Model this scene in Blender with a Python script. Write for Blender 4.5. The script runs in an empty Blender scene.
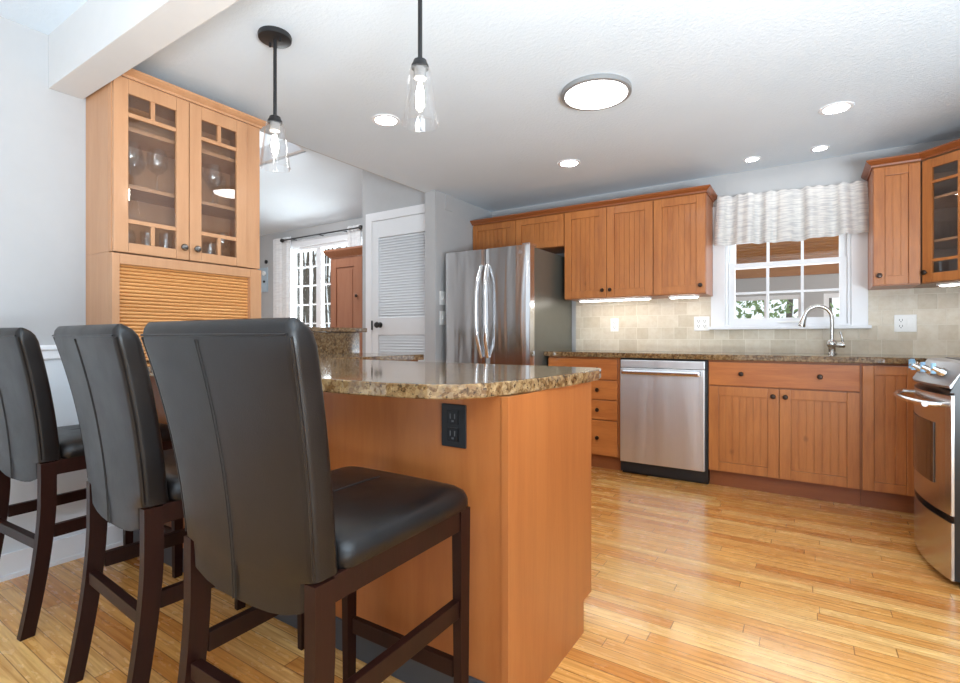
import bpy, bmesh, math, random
from mathutils import Vector, Matrix
random.seed(7)
S = bpy.context.scene
C = S.collection
PI = math.pi

# ------------------------------------------------------------------ camera, world, light, exposure
cd = bpy.data.cameras.new('camera'); cam = bpy.data.objects.new('camera', cd); C.objects.link(cam)
cam.location = (0, 0, 1.03); cam.rotation_euler = (PI/2, 0, 0.57857)
cd.sensor_width = 36; cd.lens = 504/960*36; cd.shift_y = -4.5/960; cd.clip_start = 0.02
S.camera = cam
S.view_settings.view_transform = 'Standard'; S.view_settings.look = 'None'
S.view_settings.gamma = 1; S.view_settings.use_curve_mapping = False
S.view_settings.exposure = 0.58
S.cycles.transparent_max_bounces = 32
W = bpy.data.worlds.new('world'); S.world = W; W.use_nodes = True
wb = W.node_tree.nodes['Background']; wb.inputs[0].default_value = (0.84, 0.92, 1.0, 1); wb.inputs[1].default_value = 1.0
def area(name, loc, rot, sx, sy, power, color=(1,1,1)):
    l = bpy.data.lights.new(name, 'AREA'); l.shape = 'RECTANGLE'; l.size = sx; l.size_y = sy
    l.energy = power; l.color = color
    o = bpy.data.objects.new(name, l); C.objects.link(o); o.location = loc; o.rotation_euler = rot
    return o
# daylight through the dining window, skylight and sink window, plus an added porch lamp
area('daylight_dining_window', (-5.8, 4.95, 1.7), (-PI/2, 0, 0), 1.5, 1.3, 60, (0.9, 0.95, 1.0))
area('daylight_dining_skylight', (-5.1, 3.1, 3.05), (0, 0, 0), 1.0, 1.0, 36, (0.92, 0.96, 1.0))
area('added_porch_fill', (2.9, 5.8, 1.2), (0, PI*.5, 0), 2.2, 2.0, 75, (0.95, 0.97, 1.0))  # added lamp out of view, only there to brighten the porch
area('daylight_sink_window', (-0.15, 4.62, 1.6), (-PI/2, 0, 0), 0.66, 0.8, 4, (0.92, 0.96, 1.0))

# added fill lamps behind the viewpoint, aimed up to brighten the ceiling
area('added_ceiling_fill', (1.75, -.5, .62), (PI*.97, 0, 0), 1.8, 1.4, 350, (0.78, 0.91, 1.0))
area('added_ceiling_fill', (-.45, -.40, 1.20), (PI*.93, 0, 0), 1.0, .7, 14, (0.86, 0.94, 1.0))

# ------------------------------------------------------------------ node helpers and materials
def srgb(r, g, b):
    f = lambda c: (c/255/12.92) if c/255 <= 0.04045 else ((c/255+0.055)/1.055)**2.4
    return (f(r), f(g), f(b), 1)
class NT:
    def __init__(s, name):
        s.m = bpy.data.materials.new(name); s.m.use_nodes = True
        s.t = s.m.node_tree; s.b = s.t.nodes['Principled BSDF']; s.out = s.t.nodes['Material Output']
    def n(s, typ, **kw):
        nd = s.t.nodes.new(typ)
        for k, v in kw.items():
            if k in nd.inputs: nd.inputs[k].default_value = v
            else: setattr(nd, k, v)
        return nd
    def l(s, a, b): s.t.links.new(a, b)
    def coords(s, scale=(1,1,1), rot=(0,0,0), kind='Object'):
        tc = s.n('ShaderNodeTexCoord'); mp = s.n('ShaderNodeMapping')
        mp.inputs['Scale'].default_value = scale; mp.inputs['Rotation'].default_value = rot
        s.l(tc.outputs[kind], mp.inputs[0]); return mp.outputs[0]
    def noise(s, vec, scale, detail=4, rough=0.55, dist=0):
        nd = s.n('ShaderNodeTexNoise'); nd.inputs['Scale'].default_value = scale
        nd.inputs['Detail'].default_value = detail; nd.inputs['Roughness'].default_value = rough
        nd.inputs['Distortion'].default_value = dist
        s.l(vec, nd.inputs['Vector']); return nd
    def ramp(s, fac, stops, interp='LINEAR'):
        r = s.n('ShaderNodeValToRGB'); e = r.color_ramp.elements; r.color_ramp.interpolation = interp
        while len(e) < len(stops): e.new(0.5)
        for k, (p, c) in enumerate(stops): e[k].position = p; e[k].color = c
        s.l(fac, r.inputs[0]); return r.outputs[0]
    def bump(s, h, strength, dist=0.01):
        b = s.n('ShaderNodeBump'); b.inputs['Strength'].default_value = strength; b.inputs['Distance'].default_value = dist
        s.l(h, b.inputs['Height']); s.l(b.outputs[0], s.b.inputs['Normal'])
    def mix(s, fac, a, b, mode='MIX'):
        m = s.n('ShaderNodeMix', data_type='RGBA', blend_type=mode)
        for v, i in ((fac, 0), (a, 6), (b, 7)):
            if hasattr(v, 'links'): s.l(v, m.inputs[i])
            else: m.inputs[i].default_value = v
        return m.outputs[2]
    def math(s, op, a, b=0.0):
        m = s.n('ShaderNodeMath', operation=op)
        for v, i in ((a, 0), (b, 1)):
            if hasattr(v, 'links'): s.l(v, m.inputs[i])
            else: m.inputs[i].default_value = v
        return m.outputs[0]
def plain(name, col, rough=0.5, metal=0.0, spec=0.5, coat=0.0, noise=0.03, nscale=12, bump=0.0):
    t = NT(name); v = t.coords()
    n = t.noise(v, nscale)
    lo = tuple(max(0, c*(1-noise)) for c in col[:3])+(1,); hi = tuple(min(1, c*(1+noise)) for c in col[:3])+(1,)
    t.l(t.ramp(n.outputs[0], [(0.3, lo), (0.7, hi)]), t.b.inputs['Base Color'])
    t.b.inputs['Roughness'].default_value = rough; t.b.inputs['Metallic'].default_value = metal
    t.b.inputs['Specular IOR Level'].default_value = spec; t.b.inputs['Coat Weight'].default_value = coat
    if bump:
        n2 = t.noise(v, nscale*8, 3); t.bump(n2.outputs[0], bump, 0.005)
    return t.m
def wood(name, base, dark, axis='Z', rough=0.38, coat=0.15, scale=1.0, knots=0.0, spec=0.5):
    t = NT(name)
    sc = {'X': (0.9, 9, 9), 'Y': (9, 0.9, 9), 'Z': (9, 9, 0.9)}[axis]
    v = t.coords(tuple(c*scale for c in sc))
    n1 = t.noise(v, 2.2, 5, 0.6, 0.6); n2 = t.noise(v, 14, 3, 0.6)
    n3 = t.noise(t.coords((1.5,)*3), 1.6, 2)
    c1 = t.ramp(n1.outputs[0], [(0.28, dark), (0.62, base)])
    c2 = t.mix(0.22, c1, t.ramp(n2.outputs[0], [(0.35, dark), (0.6, base)]))
    hi = tuple(min(1, c*1.12) for c in base[:3])+(1,)
    c3 = t.mix(t.math('MULTIPLY', n3.outputs[0], 0.45), c2, hi)
    if knots:
        vo = t.n('ShaderNodeTexVoronoi'); vo.inputs['Scale'].default_value = 5.0
        t.l(t.coords((1, 1, 0.7)), vo.inputs['Vector'])
        kf = t.ramp(vo.outputs['Distance'], [(0.03, (1,1,1,1)), (0.10, (0,0,0,1))])
        c3 = t.mix(t.math('MULTIPLY', kf, knots), c3, tuple(c*0.35 for c in dark[:3])+(1,))
    t.l(c3, t.b.inputs['Base Color'])
    t.b.inputs['Roughness'].default_value = rough; t.b.inputs['Coat Weight'].default_value = coat; t.b.inputs['Specular IOR Level'].default_value = spec
    t.b.inputs['Coat Roughness'].default_value = 0.15
    t.bump(n2.outputs[0], 0.05, 0.003)
    return t.m
def emit(name, col, strength):
    t = NT(name); t.b.inputs['Base Color'].default_value = (0.9, 0.9, 0.9, 1)
    t.b.inputs['Emission Color'].default_value = col; t.b.inputs['Emission Strength'].default_value = strength
    return t.m
def thin_glass(name, tint=(1,1,1,1), refl=0.9, ior=1.45, rough=0.0):
    t = NT(name); t.t.nodes.remove(t.b)
    tr = t.n('ShaderNodeBsdfTransparent'); tr.inputs[0].default_value = tint
    gl = t.n('ShaderNodeBsdfGlossy'); gl.inputs['Roughness'].default_value = rough
    gl.inputs['Color'].default_value = (refl, refl, refl, 1)
    fr = t.n('ShaderNodeFresnel'); ge = t.n('ShaderNodeNewGeometry')
    t.l(t.math('ADD', t.math('MULTIPLY', ge.outputs['Backfacing'], 1/ior-ior), ior), fr.inputs[0])   # both faces of a pane reflect alike
    mx = t.n('ShaderNodeMixShader')
    t.l(fr.outputs[0], mx.inputs[0]); t.l(tr.outputs[0], mx.inputs[1]); t.l(gl.outputs[0], mx.inputs[2])
    t.l(mx.outputs[0], t.out.inputs[0]); return t.m

def mat_floor():
    t = NT('oak_strip_floor')
    tc = t.n('ShaderNodeTexCoord'); sp = t.n('ShaderNodeSeparateXYZ'); t.l(tc.outputs['Object'], sp.inputs[0])
    x, y = sp.outputs[0], sp.outputs[1]
    pw = 0.058
    yr = t.math('DIVIDE', y, pw); row = t.math('FLOOR', yr); fy = t.math('FRACT', yr)
    wn = t.n('ShaderNodeTexWhiteNoise', noise_dimensions='1D'); t.l(row, wn.inputs['W'])
    off = t.math('MULTIPLY', wn.outputs['Value'], 7.3)
    ln = t.math('ADD', t.math('MULTIPLY', wn.outputs['Value'], 0.5), 0.75)
    xr = t.math('DIVIDE', t.math('ADD', x, off), ln); pl = t.math('FLOOR', xr); fx = t.math('FRACT', xr)
    cv = t.n('ShaderNodeCombineXYZ'); t.l(row, cv.inputs[0]); t.l(pl, cv.inputs[1])
    w2 = t.n('ShaderNodeTexWhiteNoise', noise_dimensions='2D'); t.l(cv.outputs[0], w2.inputs['Vector'])
    rnd = w2.outputs['Value']
    base = t.ramp(rnd, [(0.0, srgb(202,132,64)), (0.3, srgb(222,158,84)), (0.6, srgb(230,172,98)), (0.85, srgb(238,190,120)), (1.0, srgb(210,140,72))])
    # grain: shifted per plank
    cv2 = t.n('ShaderNodeCombineXYZ')
    t.l(t.math('ADD', t.math('MULTIPLY', x, 1.6), t.math('MULTIPLY', rnd, 37.0)), cv2.inputs[0])
    t.l(t.math('MULTIPLY', y, 26.0), cv2.inputs[1]); t.l(t.math('MULTIPLY', rnd, 11.0), cv2.inputs[2])
    g1 = t.noise(cv2.outputs[0], 2.0, 6, 0.62, 1.2)
    cv3 = t.n('ShaderNodeCombineXYZ')
    t.l(t.math('ADD', t.math('MULTIPLY', x, 0.55), t.math('MULTIPLY', rnd, 91.0)), cv3.inputs[0])
    t.l(t.math('MULTIPLY', y, 7.0), cv3.inputs[1])
    wv = t.n('ShaderNodeTexWave', wave_type='RINGS', rings_direction='X')
    wv.inputs['Scale'].default_value = 1.7; wv.inputs['Distortion'].default_value = 5.0; wv.inputs['Detail'].default_value = 2.5
    wv.inputs['Detail Scale'].default_value = 1.2
    t.l(cv3.outputs[0], wv.inputs['Vector'])
    gm = t.ramp(g1.outputs[0], [(0.33, (0.60,0.46,0.32,1)), (0.60, (1,1,1,1))])
    c = t.mix(0.75, base, gm, 'MULTIPLY')
    c = t.mix(0.48, c, t.ramp(wv.outputs[0], [(0.0, (0.64,0.50,0.36,1)), (0.3, (1,1,1,1))]), 'MULTIPLY')
    def edge(f, w):
        a = t.math('LESS_THAN', f, w); b = t.math('GREATER_THAN', f, 1-w); return t.math('MAXIMUM', a, b)
    gap = t.math('MAXIMUM', edge(fy, 0.022), edge(fx, 0.0016))
    c = t.mix(t.math('MULTIPLY', gap, 0.75), c, srgb(84,44,16))
    t.l(c, t.b.inputs['Base Color'])
    rn = t.noise(t.coords((2,6,1)), 6, 3)
    t.l(t.ramp(rn.outputs[0], [(0.3, (0.20,)*3+(1,)), (0.7, (0.30,)*3+(1,))]), t.b.inputs['Roughness'])
    t.b.inputs['Coat Weight'].default_value = 0.35; t.b.inputs['Coat Roughness'].default_value = 0.13
    hs = t.math('SUBTRACT', t.math('ADD', t.math('MULTIPLY', rnd, 0.3), t.math('MULTIPLY', g1.outputs[0], 0.12)), t.math('MULTIPLY', gap, 0.6))
    t.bump(hs, 0.10, 0.004)
    return t.m
def mat_granite():
    t = NT('speckled_granite'); v = t.coords()
    n1 = t.noise(v, 38, 6, 0.72, 0.5); n2 = t.noise(v, 85, 4, 0.7); n3 = t.noise(v, 9, 3)
    vo = t.n('ShaderNodeTexVoronoi'); vo.inputs['Scale'].default_value = 75; t.l(v, vo.inputs['Vector'])
    a = t.ramp(n1.outputs[0], [(0.34, srgb(28,20,14)), (0.43, srgb(92,62,34)), (0.51, srgb(108,80,50)), (0.60, srgb(158,128,88)), (0.70, srgb(100,93,86))])
    b = t.ramp(vo.outputs['Color'], [(0.15, srgb(34,25,18)), (0.4, srgb(108,78,46)), (0.7, srgb(172,146,108)), (0.95, srgb(98,93,88))])
    c = t.mix(0.42, a, b)
    blk = t.ramp(n2.outputs[0], [(0.57, (0,0,0,1)), (0.63, (1,1,1,1))])
    c = t.mix(t.math('MULTIPLY', blk, 0.9), c, srgb(20,16,14))
    c = t.mix(t.math('MULTIPLY', n3.outputs[0], 0.18), c, srgb(150,110,66))
    t.l(c, t.b.inputs['Base Color']); t.b.inputs['Roughness'].default_value = 0.07
    t.b.inputs['Specular IOR Level'].default_value = 0.6
    return t.m
def mat_tile():
    t = NT('tumbled_travertine_tile'); tc = t.n('ShaderNodeTexCoord'); sp = t.n('ShaderNodeSeparateXYZ'); t.l(tc.outputs['Object'], sp.inputs[0])
    cb = t.n('ShaderNodeCombineXYZ'); t.l(t.math('ADD', sp.outputs[0], sp.outputs[1]), cb.inputs[0]); t.l(sp.outputs[2], cb.inputs[1])
    br = t.n('ShaderNodeTexBrick'); br.offset = 0.43; br.offset_frequency = 2; br.squash = 0.62; br.squash_frequency = 2
    br.inputs['Scale'].default_value = 1; br.inputs['Brick Width'].default_value = 0.165; br.inputs['Row Height'].default_value = 0.101
    br.inputs['Mortar Size'].default_value = 0.0028; br.inputs['Mortar Smooth'].default_value = 0.35; br.inputs['Bias'].default_value = 0
    br.inputs['Color1'].default_value = (0,0,0,1); br.inputs['Color2'].default_value = (1,1,1,1); br.inputs['Mortar'].default_value = (0.5,0.5,0.5,1)
    t.l(cb.outputs[0], br.inputs['Vector'])
    base = t.ramp(br.outputs['Color'], [(0, srgb(206,195,176)), (0.5, srgb(219,209,192)), (1, srgb(229,221,206))])
    n = t.noise(t.coords(), 26, 6, 0.65); n2 = t.noise(t.coords(), 7, 4)
    c = t.mix(0.5, base, t.ramp(n.outputs[0], [(0.35, (0.80,0.74,0.64,1)), (0.6, (1,1,1,1))]), 'MULTIPLY')
    c = t.mix(t.math('MULTIPLY', n2.outputs[0], 0.35), c, srgb(206,188,156))
    c = t.mix(br.outputs['Fac'], c, srgb(226,217,200))
    t.l(c, t.b.inputs['Base Color']); t.b.inputs['Roughness'].default_value = 0.42
    h = t.math('SUBTRACT', t.math('MULTIPLY', n.outputs[0], 0.25), br.outputs['Fac']); t.bump(h, 0.5, 0.003)
    return t.m
def mat_steel(name='brushed_stainless', col=(0.60,0.60,0.61,1), wav=0.25, rough=0.22):
    t = NT(name)
    n = t.noise(t.coords((5.5, 5.5, 0.55)), 1.3, 2, 0.4, 0.3); f = t.noise(t.coords((220, 220, 3)), 2, 2)
    t.l(t.mix(0.25, col, t.ramp(f.outputs[0], [(0.3, (0.48,0.48,0.49,1)), (0.7, (0.66,0.66,0.67,1))])), t.b.inputs['Base Color'])
    t.b.inputs['Metallic'].default_value = 1; t.b.inputs['Roughness'].default_value = rough
    t.bump(n.outputs[0], wav, 0.03)
    return t.m
def mat_ceiling(name='textured_ceiling_paint'):
    t = NT(name); v = t.coords()
    n = t.noise(v, 55, 4, 0.6); n2 = t.noise(v, 1.3, 3)
    t.l(t.ramp(n2.outputs[0], [(0.3, srgb(213,224,233)), (0.7, srgb(219,229,238))]), t.b.inputs['Base Color'])  # cool tint put into the paint to offset warm light off the floor
    t.b.inputs['Roughness'].default_value = 0.85; t.bump(n.outputs[0], 0.35, 0.008); return t.m
def mat_leather():
    t = NT('dark_bonded_leather'); v = t.coords()
    vo = t.n('ShaderNodeTexVoronoi'); vo.inputs['Scale'].default_value = 420; t.l(v, vo.inputs['Vector'])
    n = t.noise(v, 9, 3)
    t.l(t.ramp(n.outputs[0], [(0.3, srgb(15,12,12)), (0.7, srgb(22,18,17))]), t.b.inputs['Base Color'])
    t.l(t.ramp(n.outputs[0], [(0.3, (0.30,)*3+(1,)), (0.7, (0.40,)*3+(1,))]), t.b.inputs['Roughness'])
    t.b.inputs['Specular IOR Level'].default_value = 0.38
    t.bump(t.math('ADD', vo.outputs['Distance'], t.math('MULTIPLY', n.outputs[0], 3.0)), 0.12, 0.002); return t.m
def mat_fabric(name, col, line):
    t = NT(name)
    n = t.noise(t.coords((6, 6, 90)), 1.6, 3, 0.6); w = t.noise(t.coords((300, 300, 300)), 1, 2)
    t.l(t.ramp(n.outputs[0], [(0.40, line), (0.56, col)]), t.b.inputs['Base Color'])
    t.b.inputs['Roughness'].default_value = 0.9; t.b.inputs['Sheen Weight'].default_value = 0.2
    t.b.inputs['Transmission Weight'].default_value = 0.0
    t.bump(w.outputs[0], 0.3, 0.002); return t.m

M = {}
M['floor'] = mat_floor(); M['granite'] = mat_granite(); M['tile'] = mat_tile()
M['ceiling'] = mat_ceiling()
M['beam'] = plain('white_beam_paint', srgb(214,213,212), 0.7, noise=0.01, bump=0.05)
M['wall'] = plain('grey_wall_paint', srgb(182,182,183), 0.75, noise=0.015, bump=0.05)
M['white'] = plain('white_trim_paint', srgb(236,237,240), 0.4, noise=0.01)
M['wains'] = plain('white_wainscot_paint', srgb(222,227,232), 0.45, noise=0.01)
M['cab'] = wood('honey_maple', srgb(186,116,58), srgb(146,80,34), 'Z', knots=0.6)
M['cabh'] = wood('honey_maple_horizontal', srgb(190,114,54), srgb(150,78,32), 'X')
M['cabp'] = wood('honey_maple_panel', srgb(166,99,50), srgb(146,80,37), 'Z', scale=0.7)
M['crown'] = wood('honey_maple_crown', srgb(150,84,42), srgb(122,62,28), 'X')
M['hutch'] = wood('pale_maple', srgb(198,149,110), srgb(181,130,91), 'Z', rough=0.42, scale=0.7)
M['hutchh'] = wood('pale_maple_tambour', srgb(226,166,104), srgb(206,142,82), 'Y', rough=0.4)
M['inside'] = wood('cabinet_interior', srgb(150,112,84), srgb(132,96,70), 'Z', rough=0.5)
M['espresso'] = wood('espresso_stained_wood', srgb(40,16,10), srgb(22,8,5), 'Z', rough=0.42, coat=0.0, spec=0.22)
M['cherry'] = wood('cherry_wood', srgb(152,102,76), srgb(134,84,60), 'Z', rough=0.4)
M['porchwood'] = wood('porch_plank', srgb(176,120,62), srgb(140,88,42), 'X', rough=0.6)
M['leather'] = mat_leather()
M['stitch'] = plain('dark_stitching', srgb(20,17,17), 0.6)
M['steel'] = mat_steel(wav=0.8, rough=0.19); M['steel_dw'] = mat_steel('brushed_stainless_smooth', col=(.82,.83,.85,1), wav=0.22, rough=0.38); M['steel_range'] = mat_steel('brushed_stainless_range', wav=0.05, rough=0.24)
M['pewter'] = plain('dark_pewter', (0.26,0.25,0.24,1), 0.22, metal=1, noise=0.02)
M['panel'] = plain('satin_control_panel', (0.36,0.36,0.37,1), 0.42, metal=1, noise=0.02)
M['chrome'] = plain('satin_nickel', (0.62,0.61,0.59,1), 0.2, metal=1, noise=0.02)
M['brightmetal'] = plain('bright_steel', (0.78,0.78,0.79,1), 0.18, metal=1, noise=0.02)
M['bronze'] = plain('dark_bronze_knob', srgb(62,50,44), 0.3, metal=0.8, noise=0.05)
M['black'] = plain('matte_black_metal', srgb(30,30,32), 0.4, noise=0.05)
M['blackgloss'] = plain('black_enamel', srgb(14,14,16), 0.3, noise=0.05)
M['fridgeside'] = plain('grey_fridge_side', srgb(112,112,104), 0.32, metal=0.4, noise=0.03, bump=0.05)
M['plastic'] = plain('white_plastic', srgb(240,240,238), 0.35, noise=0.01)
M['slot'] = plain('outlet_slot', srgb(90,90,92), 0.5)
M['vinyl'] = plain('dark_grey_vinyl_base', srgb(58,62,68), 0.4, noise=0.04)
M['socket'] = plain('grey_socket', srgb(120,120,120), 0.4)
M['glass'] = thin_glass('clear_glass', (.97,.97,.97,1), 1.0, 1.65); M['pane'] = thin_glass('window_pane', (0.96,0.98,0.97,1), 0.9, 1.3)
M['cabglass'] = thin_glass('cabinet_glass', (0.92,0.92,0.92,1), 1.0, 1.5)
M['ware'] = thin_glass('drinking_glass', (0.975,0.98,0.98,1), 1.0, 1.7)
M['ovenglass'] = plain('dark_oven_glass', srgb(58,42,34), 0.06, noise=0.05, spec=0.8)
M['lamp'] = emit('lamp_diffuser', (1.0,0.98,0.96,1), 20)
M['lampbig'] = emit('flush_lamp_diffuser', (1.0,0.98,0.96,1), 12)
M['bulb'] = emit('filament_bulb', (1.0,0.88,0.74,1), 110)
M['led'] = emit('under_cabinet_led', (1.0,0.96,0.90,1), 14)
M['ringgrey'] = plain('lamp_ring_grey', srgb(150,151,152), 0.4, metal=0.3)
M['valance'] = mat_fabric('woven_valance', srgb(222,220,216), srgb(192,191,192))
M['curtain'] = mat_fabric('white_curtain', srgb(236,237,238), srgb(222,222,224))
M['louver'] = plain('white_door_paint', srgb(232,234,237), 0.45, noise=0.01)
M['bark'] = plain('tree_bark', srgb(96,85,76), 0.9, noise=0.25, nscale=20)
M['leaf'] = plain('leaf_green', srgb(120,142,84), 0.7, noise=0.3, nscale=6)
M['ground'] = plain('leaf_litter_ground', srgb(150,138,112), 0.95, noise=0.2, nscale=4)
M['blue_grip'] = plain('pale_blue_grip', srgb(150,190,220), 0.3, noise=0.03)  # plain pale blue colour for the range knob grips
M['art'] = plain('pale_blue_board', srgb(176,192,204), 0.6)

# ------------------------------------------------------------------ geometry helpers
class MB:
    def __init__(s): s.v = []; s.f = []; s.sm = []; s.nb = 0
    def add(s, vs, fs, smooth=False):
        o = len(s.v); s.v += [tuple(p) for p in vs]
        for f in fs: s.f.append([i+o for i in f]); s.sm.append(smooth)
        return s
    def box(s, x0, x1, y0, y1, z0, z1, b=0.0):
        if x0 > x1: x0, x1 = x1, x0
        if y0 > y1: y0, y1 = y1, y0
        if z0 > z1: z0, z1 = z1, z0
        e = .00016*(s.nb % 7); s.nb += 1      # keeps overlapping pieces of one mesh from sharing a plane
        if min(x1-x0, y1-y0, z1-z0) > .004: x0 += e; x1 -= e; y0 += e; y1 -= e; z0 += e; z1 -= e
        b = min(b, 0.45*min(x1-x0, y1-y0, z1-z0))
        bm = bmesh.new(); bmesh.ops.create_cube(bm, size=1)
        for v in bm.verts:
            v.co = Vector((x0+(v.co.x+.5)*(x1-x0), y0+(v.co.y+.5)*(y1-y0), z0+(v.co.z+.5)*(z1-z0)))
        if b > 0: bmesh.ops.bevel(bm, geom=bm.edges[:], offset=b, segments=2, profile=0.7, affect='EDGES')
        s.bm(bm); return s
    def bm(s, bm, smooth=False):
        bm.verts.index_update()
        s.add([v.co.copy() for v in bm.verts], [[v.index for v in f.verts] for f in bm.faces], smooth); bm.free(); return s
    def hexa(s, p):   # 8 corner points: bottom 4 ccw, top 4 ccw
        return s.add(p, [[3,2,1,0],[4,5,6,7],[0,1,5,4],[1,2,6,5],[2,3,7,6],[3,0,4,7]])
    def loft(s, rings, cap=True, smooth=True, closed=True):
        n = len(rings[0]); vs = [p for r in rings for p in r]; fs = []
        for i in range(len(rings)-1):
            for j in range(n if closed else n-1):
                k = (j+1) % n
                fs.append([i*n+j, i*n+k, (i+1)*n+k, (i+1)*n+j])
        if cap and closed: fs += [list(range(n))[::-1], [(len(rings)-1)*n+j for j in range(n)]]
        return s.add(vs, fs, smooth)
    def tube(s, pts, r, n=10, cap=True, smooth=True):
        pts = [Vector(p) for p in pts]; rs = r if isinstance(r, (list, tuple)) else [r]*len(pts)
        rings = []; prev = None
        for i, p in enumerate(pts):
            d = (pts[min(i+1, len(pts)-1)] - pts[max(i-1, 0)]).normalized()
            if prev is None:
                u = d.orthogonal().normalized()
            else:
                u = (prev - d*prev.dot(d)); u = u.normalized() if u.length > 1e-6 else d.orthogonal().normalized()
            prev = u; w = d.cross(u)
            rings.append([p + (u*math.cos(2*PI*k/n) + w*math.sin(2*PI*k/n))*rs[i] for k in range(n)])
        return s.loft(rings, cap, smooth)
    def lathe(s, prof, c=(0,0,0), axis='Z', n=24, smooth=True, cap=True):
        rings = []
        for r, h in prof:
            ring = []
            for k in range(n):
                a = 2*PI*k/n; p = (r*math.cos(a), r*math.sin(a), h)
                if axis == 'Y': p = (p[0], p[2], -p[1])
                elif axis == 'X': p = (p[2], p[0], p[1])
                ring.append((c[0]+p[0], c[1]+p[1], c[2]+p[2]))
            rings.append(ring)
        return s.loft(rings, cap, smooth)
    def prism(s, poly, z0, z1, axis='Z', smooth=False):
        def P(a, b, h): return {'Z': (a, b, h), 'Y': (a, h, b), 'X': (h, a, b)}[axis]
        n = len(poly); vs = [P(a, b, z0) for a, b in poly]+[P(a, b, z1) for a, b in poly]
        fs = [[i, (i+1) % n, n+(i+1) % n, n+i] for i in range(n)]+[list(range(n))[::-1], list(range(n, 2*n))]
        return s.add(vs, fs, smooth)
    def xf(s, mat):
        s.v = [tuple(mat @ Vector(p)) for p in s.v]; return s
def link_mesh(name, mb, mat, smooth_angle=None):
    me = bpy.data.meshes.new(name); me.from_pydata(mb.v, [], mb.f)
    for p, sm in zip(me.polygons, mb.sm): p.use_smooth = sm
    bm = bmesh.new(); bm.from_mesh(me); bmesh.ops.recalc_face_normals(bm, faces=bm.faces[:]); bm.to_mesh(me); bm.free()
    if any(mb.sm):
        try: me.set_sharp_from_angle(angle=math.radians(40))
        except Exception: pass
    if mat is not None: me.materials.append(mat)
    o = bpy.data.objects.new(name, me); C.objects.link(o); return o
def root_of(o):
    while o.parent: o = o.parent
    return o
def obj(name, mb, mat, parent=None, local=False, label=None):
    if parent is not None and not local:
        r = root_of(parent); mi = (Matrix.Translation(r.location) @ r.rotation_euler.to_matrix().to_4x4()).inverted()
        mb.xf(mi)
    o = link_mesh(name, mb, mat)
    if parent is not None: o.parent = parent
    if label: o['label'] = label
    return o
def tag(o, label, cat, group=None, kind=None):
    o['label'] = label; o['category'] = cat
    if group: o['group'] = group
    if kind: o['kind'] = kind
    return o
def thing(name, label, cat, loc=(0,0,0), rotz=0, group=None):
    o = bpy.data.objects.new(name, None); C.objects.link(o); o.empty_display_size = 0.1
    o.location = loc; o.rotation_euler = (0, 0, rotz); return tag(o, label, cat, group)
def struct(name, mb, mat, label, cat, parent=None):
    o = obj(name, mb, mat, parent)
    if parent is None: tag(o, label, cat, kind='structure')
    return o
def dup(root, loc, rotz, label):
    r = root.copy(); C.objects.link(r); r.location = loc; r.rotation_euler = (0, 0, rotz); r['label'] = label
    for ch in list(root.children):
        c = ch.copy(); C.objects.link(c); c.parent = r
        for g in list(ch.children):
            d = g.copy(); C.objects.link(d); d.parent = c
    return r

# ------------------------------------------------------------------ setting
YW = 4.38; ZC = 2.31; XL = -2.864; XR = 1.15
struct('floor', MB().box(-7.6, 4.0, -1.6, 4.9, -0.08, 0), M['floor'], 'golden oak strip floor', 'floor')
struct('ceiling', MB().box(-2.85, 4.0, 0.965, YW+.15, ZC, ZC+0.09), M['ceiling'], 'white textured kitchen ceiling', 'ceiling')
struct('ceiling', MB().box(-2.98, 4.0, -1.6, 0.836, 2.387, 2.46), M['ceiling'], 'white textured ceiling over the stools', 'ceiling')
struct('trim_1', MB().box(XL, 4.0, 0.836, 0.965, 2.148, 2.46, 0.004), M['beam'], 'white boxed ceiling beam', 'beam')
# back wall with the sink window opening
wx0, wx1, wz0, wz1 = -0.553, 0.245, 1.115, 2.0
struct('wall_back', MB().box(-2.84, wx0, YW, YW+.12, 0, ZC).box(wx1, XR+.12, YW, YW+.12, 0, ZC)
       .box(wx0, wx1, YW, YW+.12, 0, wz0).box(wx0, wx1, YW, YW+.12, wz1, ZC), M['wall'], 'grey back wall around the sink window', 'wall')
struct('trim_2', MB().box(-1.80, -0.655, YW-.009, YW, 0.912, 1.40).box(0.34, XR, YW-.009, YW, 0.912, 1.40)
       .box(-0.655, 0.34, YW-.009, YW, 0.912, 1.088), M['tile'], 'beige travertine tile backsplash', 'backsplash')
struct('wall_right', MB().box(XR, XR+.12, 2.2, YW+.12, 0, ZC), M['wall'], 'grey right wall behind the range', 'wall')
struct('wall_left', MB().box(XL-.12, XL, -1.6, 1.75, 0, 2.46).box(-2.862, -2.851, 1.70, 3.60, ZC+.001, 4.2), M['wall'], 'pale grey left wall by the stools', 'wall')
struct('wall_fridge', MB().box(-2.84, -2.725, 3.46, YW+.02, 0, ZC), M['wall'], 'grey wall end beside the refrigerator', 'wall')
# wainscot, chair rail, base on the left wall
wa = MB().box(XL, XL+.006, -1.6, 1.145, 0.10, 0.935)
struct('trim_3', wa, M['wains'], 'white wainscot under the chair rail', 'wainscot')
struct('trim_4', MB().box(XL, XL+.022, -1.6, 0.957, 0.932, 0.994, 0.004).box(XL, XL+.034, -1.6, 0.957, 0.972, 0.988, 0.004), M['white'], 'white chair rail on the left wall', 'chair rail')
struct('baseboard_left', MB().box(XL, XL+.016, -1.6, 1.14, 0, 0.11, 0.003).box(XL, XL+.022, -1.6, 1.14, 0, 0.02), M['white'], 'white baseboard on the left wall', 'baseboard')
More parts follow.
